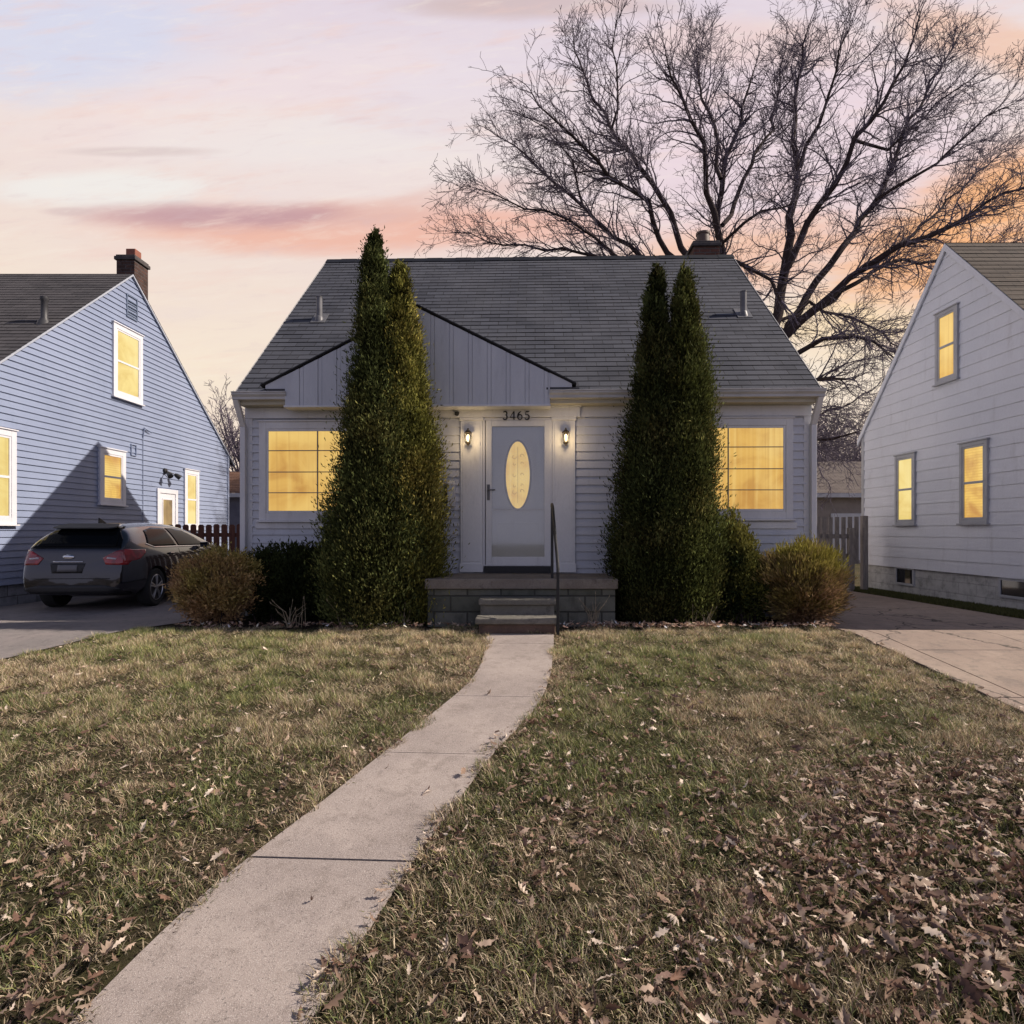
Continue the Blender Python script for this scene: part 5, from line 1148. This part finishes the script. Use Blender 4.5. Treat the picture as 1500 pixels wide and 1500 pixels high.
# ================================================================== LAWN
def PILE(x, y): return np.exp(-(((x-1.85)/.60)**2+((y-2.45)/.50)**2))*1.7+np.exp(-(((x-2.5)/.75)**2+((y-3.3)/.45)**2))*.8
def lawn_mask(x, y):
    l, r = walk_x(np.clip(y, ysw[0], ysw[-1])); wob = (vnoise(np.stack([x, y, x*0], 1), 5, 5)-.5)*.24+(vnoise(np.stack([x, y, x*0], 1), 19, 6)-.5)*.08
    onwalk = (x > l-.0+wob*.7+.02) & (x < r-.02+wob*.7) & (y < 6.93)
    return (~onwalk) & (x > drive_left_x(y)-.02+wob*.5) & (x < RX0+.01+wob*.3) & (y < 7.42+wob)
def grass(name, n_, y0, y1, x0, x1, Lb, Wb, seed, seg, dens_pow=1.0):
    rng = np.random.default_rng(seed); y = y0+(y1-y0)*rng.random(n_); x = x0+(x1-x0)*rng.random(n_)
    k = lawn_mask(x, y); x, y = x[k], y[k]
    # keep only ground near the photographed view, with a margin for a step aside
    k = (np.abs(x+.05) < .87*y+1.6); x, y = x[k], y[k]; n_ = len(x); P2 = np.stack([x, y, x*0], 1)
    big = vnoise(P2, 1.1, 40)*.6+vnoise(P2, 3.1, 41)*.4; tuf = np.clip((vnoise(P2, 7, 42)-.5)*1.5+.5, 0, 1); fine = vnoise(P2, 22, 43)
    k = (rng.random(n_) < (.35+.65*np.clip(tuf*1.5, 0, 1))) & (rng.random(n_) > .6*np.minimum(1, PILE(x, y))); x, y, big, tuf, fine, P2 = x[k], y[k], big[k], tuf[k], fine[k], P2[k]; n_ = len(x)
    z = gz(x, y)-.004; base = np.stack([x, y, z], 1)
    az_ = 2*np.pi*(vnoise(P2, 3.7, 44)*1.6+.35*rng.normal(size=n_)); lean = np.clip(.75+.6*rng.random(n_)+.5*(.5-tuf), .3, 1.45)
    L = Lb*(.45+.9*rng.random(n_))*(.7+.6*tuf); Wd = Wb*(.6+.8*rng.random(n_))
    dirh = np.stack([np.cos(az_), np.sin(az_), az_*0], 1); side = np.stack([-np.sin(az_), np.cos(az_), az_*0], 1)
    tw = rng.normal(0, .5, n_)[:, None]; side = unit(side+np.array([0, 0, 1.])*tw)
    up = np.array([0, 0, 1.])
    m1 = base+dirh*(L*np.sin(lean*.6)*.5)[:, None]+up*(L*np.cos(lean*.6)*.5)[:, None]
    m2 = m1+dirh*(L*np.sin(lean*1.15)*.5)[:, None]+up*(L*np.cos(lean*1.15)*.5)[:, None]
    w = Wd[:, None]
    if seg == 2:
        V = np.stack([base-side*w, base+side*w, m1+side*w*.85, m1-side*w*.85, m2], 1).reshape(-1, 3); i = np.arange(n_)*5
        F_ = [np.stack([i, i+1, i+2, i+3], 1), np.stack([i+3, i+2, i+4], 1)]; kk = 5
    else:
        V = np.stack([base-side*w, base+side*w, m2], 1).reshape(-1, 3); i = np.arange(n_)*3; F_ = [np.stack([i, i+1, i+2], 1)]; kk = 3
    # dormant straw with live green patches; brown edge along the walk
    l, r = walk_x(np.clip(y, ysw[0], ysw[-1])); de = np.minimum(np.abs(x-l), np.abs(x-r)); edge = np.clip(1-de/.22, 0, 1)*(y < 6.93)
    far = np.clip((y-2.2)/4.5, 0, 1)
    g = np.clip((big-.37)*3.3-edge*.8+.12*(rng.random(n_)-.5)*4, 0, 1)[:, None]
    tan = np.array([.37, .30, .20]); pale = np.array([.60, .50, .36]); green = np.array([.125, .145, .06]); lime = np.array([.23, .235, .08]); brn = np.array([.20, .135, .09])
    rr_ = rng.random((n_, 1)); dry = np.where(rr_ < .18, pale, np.where(rr_ < .72, tan, brn)); liv = np.where(rng.random((n_, 1)) < .35, lime, green)
    pick = (rng.random((n_, 1)) < (.20+.60*g)); c = np.where(pick, liv, dry)*(.55+.75*rng.random((n_, 1)))*(.45+.75*fine[:, None]+.35*tuf[:, None])
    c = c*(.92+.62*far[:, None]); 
    return np_mesh(name, V, F_, M['grass'], None, col=np.repeat(c, kk, 0))
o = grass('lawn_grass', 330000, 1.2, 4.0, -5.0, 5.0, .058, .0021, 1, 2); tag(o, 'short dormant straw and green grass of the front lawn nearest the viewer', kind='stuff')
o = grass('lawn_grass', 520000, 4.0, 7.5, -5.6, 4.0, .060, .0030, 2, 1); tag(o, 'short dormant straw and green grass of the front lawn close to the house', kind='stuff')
# side strip along the white house
rng = np.random.default_rng(9); n_ = 26000; x = 6.85+.65*rng.random(n_); y = 7+6.2*rng.random(n_); z = gz(x, y); b = np.stack([x, y, z], 1); D = unit(rng.normal(size=(n_, 3))*.5+np.array([0, 0, 1.])); V, Q = leafquads(b, D, .07, .004, rng)
c = np.array([.085, .09, .03])*(.5+rng.random((n_, 1))); tag(np_mesh('strip_grass', V, [Q], M['grass'], None, col=np.repeat(c, 4, 0)), 'narrow strip of dull grass at the foot of the white house', kind='stuff')
# ================================================================== FALLEN LEAVES
OUT = [(0, 0), (.06, .12), (.20, .20), (.12, .30), (.30, .44), (.15, .52), (.24, .70), (.10, .76), (.07, .90), (0, 1.0)]
def leaf_shape(rng, curl, cup, maple=False):
    """one lobed leaf: midrib row plus both outlines, curled"""
    L_ = [(-x*(1+rng.normal()*.12), y) for x, y in OUT]; R_ = [(x*(1+rng.normal()*.12), y) for x, y in OUT]; Mi = [(0, y) for x, y in OUT]
    P = np.array(L_+Mi+R_)*np.array([rng.uniform(.45, 1.15), 1.0]); n_ = len(OUT); x, y = P[:, 0], P[:, 1]
    z = cup*(np.abs(x)**1.4)*1.3+curl*(y-.45)**2*.9+rng.normal(size=len(P))*.018; y2 = y-curl*.3*(y-.45)**2; V = np.stack([x*(1-abs(cup)*.3), y2-.5, z], 1)
    i = np.arange(n_-1); Fq = np.concatenate([np.stack([i, i+n_, i+n_+1, i+1], 1), np.stack([i+n_, i+2*n_, i+2*n_+1, i+n_+1], 1)]); return V, Fq
rng = np.random.default_rng(77); SH = [leaf_shape(rng, rng.uniform(-.6, 1.7), rng.uniform(-.4, 1.5)) for _ in range(24)]
pile_at = PILE
def leaf_density(x, y):
    P2 = np.stack([x, y, x*0], 1); n1 = vnoise(P2, 1.4, 60); n2 = vnoise(P2, 5, 61)
    n2 = np.clip((n2-.5)*1.6+.5, 0, 1)
    pile = pile_at(x, y)
    base = .10+.45*np.clip(n1*1.6-.6, 0, 1)*np.clip(n2*2-.6, 0, 1); near = np.clip(1.25-(y-2)/4.2, .08, 1)
    l, r = walk_x(np.clip(y, ysw[0], ysw[-1])); e = np.exp(-((x-r-.12)/.12)**2)*.35+np.exp(-((x-l+.12)/.12)**2)*.35
    return np.clip((base*1.35+e)*near*(.65+.6*(x > 0))+pile*(.8+1.3*n2), 0, 1)
def scatter(n_, seed, y0, y1, x0, x1):
    rng = np.random.default_rng(seed); y = y0+(y1-y0)*rng.random(n_); x = x0+(x1-x0)*rng.random(n_); k = (rng.random(n_) < leaf_density(x, y)) & (np.abs(x+.05) < .87*y+1.2)
    x, y = x[k], y[k]; k = lawn_mask(x, y); return x[k], y[k]
def leaf_tint(rng): 
    return np.array([(.26, .175, .125), (.40, .30, .23), (.18, .105, .075), (.66, .55, .45), (.22, .145, .12), (.10, .06, .05)][rng.choice(6, p=[.26, .22, .18, .10, .14, .10])])*(.75+.5*rng.random())
def leaf_rot(rng, flat=.36):
    return Matrix.Rotation(rng.uniform(0, 6.283), 3, 'Z') @ Matrix.Rotation(rng.normal()*flat, 3, 'X') @ Matrix.Rotation(rng.normal()*flat, 3, 'Y') @ (Matrix.Rotation(math.pi, 3, 'X') if rng.random() < .4 else Matrix.Identity(3))
def litter(name, xs, ys, seed, smin, smax, label, lift=.03, pale=1.0):
    rng = np.random.default_rng(seed); VV = []; FF = []; CC = []; nb = 0
    for x, y in zip(xs, ys):
        V, Fq = SH[rng.integers(24)]; s = (smin+(smax-smin)*rng.random()**1.7)*(1+.35*min(1, float(pile_at(x, y)))); Rm = np.array(leaf_rot(rng)); A = (V*s) @ Rm.T+np.array([x, y, float(gz(x, y))+lift+.022*min(1, float(pile_at(x, y)))+abs(rng.normal())*.014])
        VV.append(A); FF.append(Fq+nb); nb += len(A); CC.append(np.tile(np.minimum(leaf_tint(rng)*pale, .8), (len(A), 1))*(.85+.3*rng.random((len(A), 1))))
    return tag(np_mesh(name, np.concatenate(VV), [np.concatenate(FF)], M['leaf'], None, col=np.concatenate(CC)), label, kind='stuff')
xs, ys = scatter(42000, 5, 1.7, 7.3, -5, 4.6)
# the 300 that show largest are leaves of their own
sz_rank = np.argsort(ys+np.random.default_rng(3).random(len(ys))*1.1); big_i = sz_rank[:300]; rest = sz_rank[300:]
rest = rest[rest >= 0]
litter('leaf_litter', xs[rest], ys[rest], 6, .035, .085, 'brown and tan dry leaves lying through the front lawn grass')
rng = np.random.default_rng(15); MESHES = []
for k in range(24):
    V, Fq = SH[k]; me_o = np_mesh('fallen_leaf', V*.092, [Fq], M['leaf'], None, col=np.tile(leaf_tint(rng), (len(V), 1))*(.85+.3*rng.random((len(V), 1))), smooth=False)
    MESHES.append(me_o)
for j, i in enumerate(big_i):
    src = MESHES[j % 24]
    if j < 24: o = src
    else: o = src.copy(); COL.objects.link(o)
    x, y = float(xs[i]), float(ys[i]); o.location = (x, y, float(gz(x, y))+.034+.024*min(1, float(pile_at(x, y)))+abs(rng.normal())*.012); o.rotation_euler = leaf_rot(rng, .4).to_euler(); s = rng.uniform(.6, 1.35); o.scale = (s, s, s)
    tag(o, 'curled dry brown fallen leaf lying on the grass of the near lawn', 'leaf', 'fallen leaves on the near lawn')
# leaves and chips along the bed edge and a few on the walk
rng = np.random.default_rng(55); xe = np.concatenate([rng.uniform(-4.2, -.6, 260), rng.uniform(.45, 3.8, 420), rng.uniform(.8, 2.4, 260)]); ye = 7.27+rng.normal(0, .06, len(xe)); 
litter('bed_leaf_litter', xe, ye, 8, .05, .09, 'pale dry leaves caught along the edge of the planting bed', .06, 1.7)
for k, (px, py, s) in enumerate(((622, 1166, 1.0), (628, 1163, .8), (718, 1020, .8), (478, 1416, .9), (455, 1328, .45), (566, 1132, .5), (640, 918, 1.3))):
    g = G(px, py); o = MESHES[(k*5) % 24].copy(); COL.objects.link(o); o.location = (g.x, g.y, g.z+.028 if k != 6 else .26); o.rotation_euler = leaf_rot(rng, .5).to_euler(); o.scale = (s,)*3
    lab = ['curled dark leaf lying on the middle slab of the walkway', 'second dark leaf touching the curled one on the middle slab of the walkway', 'dark leaf lying on the walkway joint nearest the steps', 'dark curled leaf at the right edge of the nearest walkway slab', 'tiny dark leaf scrap on the nearest walkway slab', 'small thin leaf near the left edge of the middle walkway slab', 'large pale leaf standing in the bed at the foot of the porch'][k]
    if 'group' in o.keys(): del o['group']
    tag(o, lab, 'leaf')
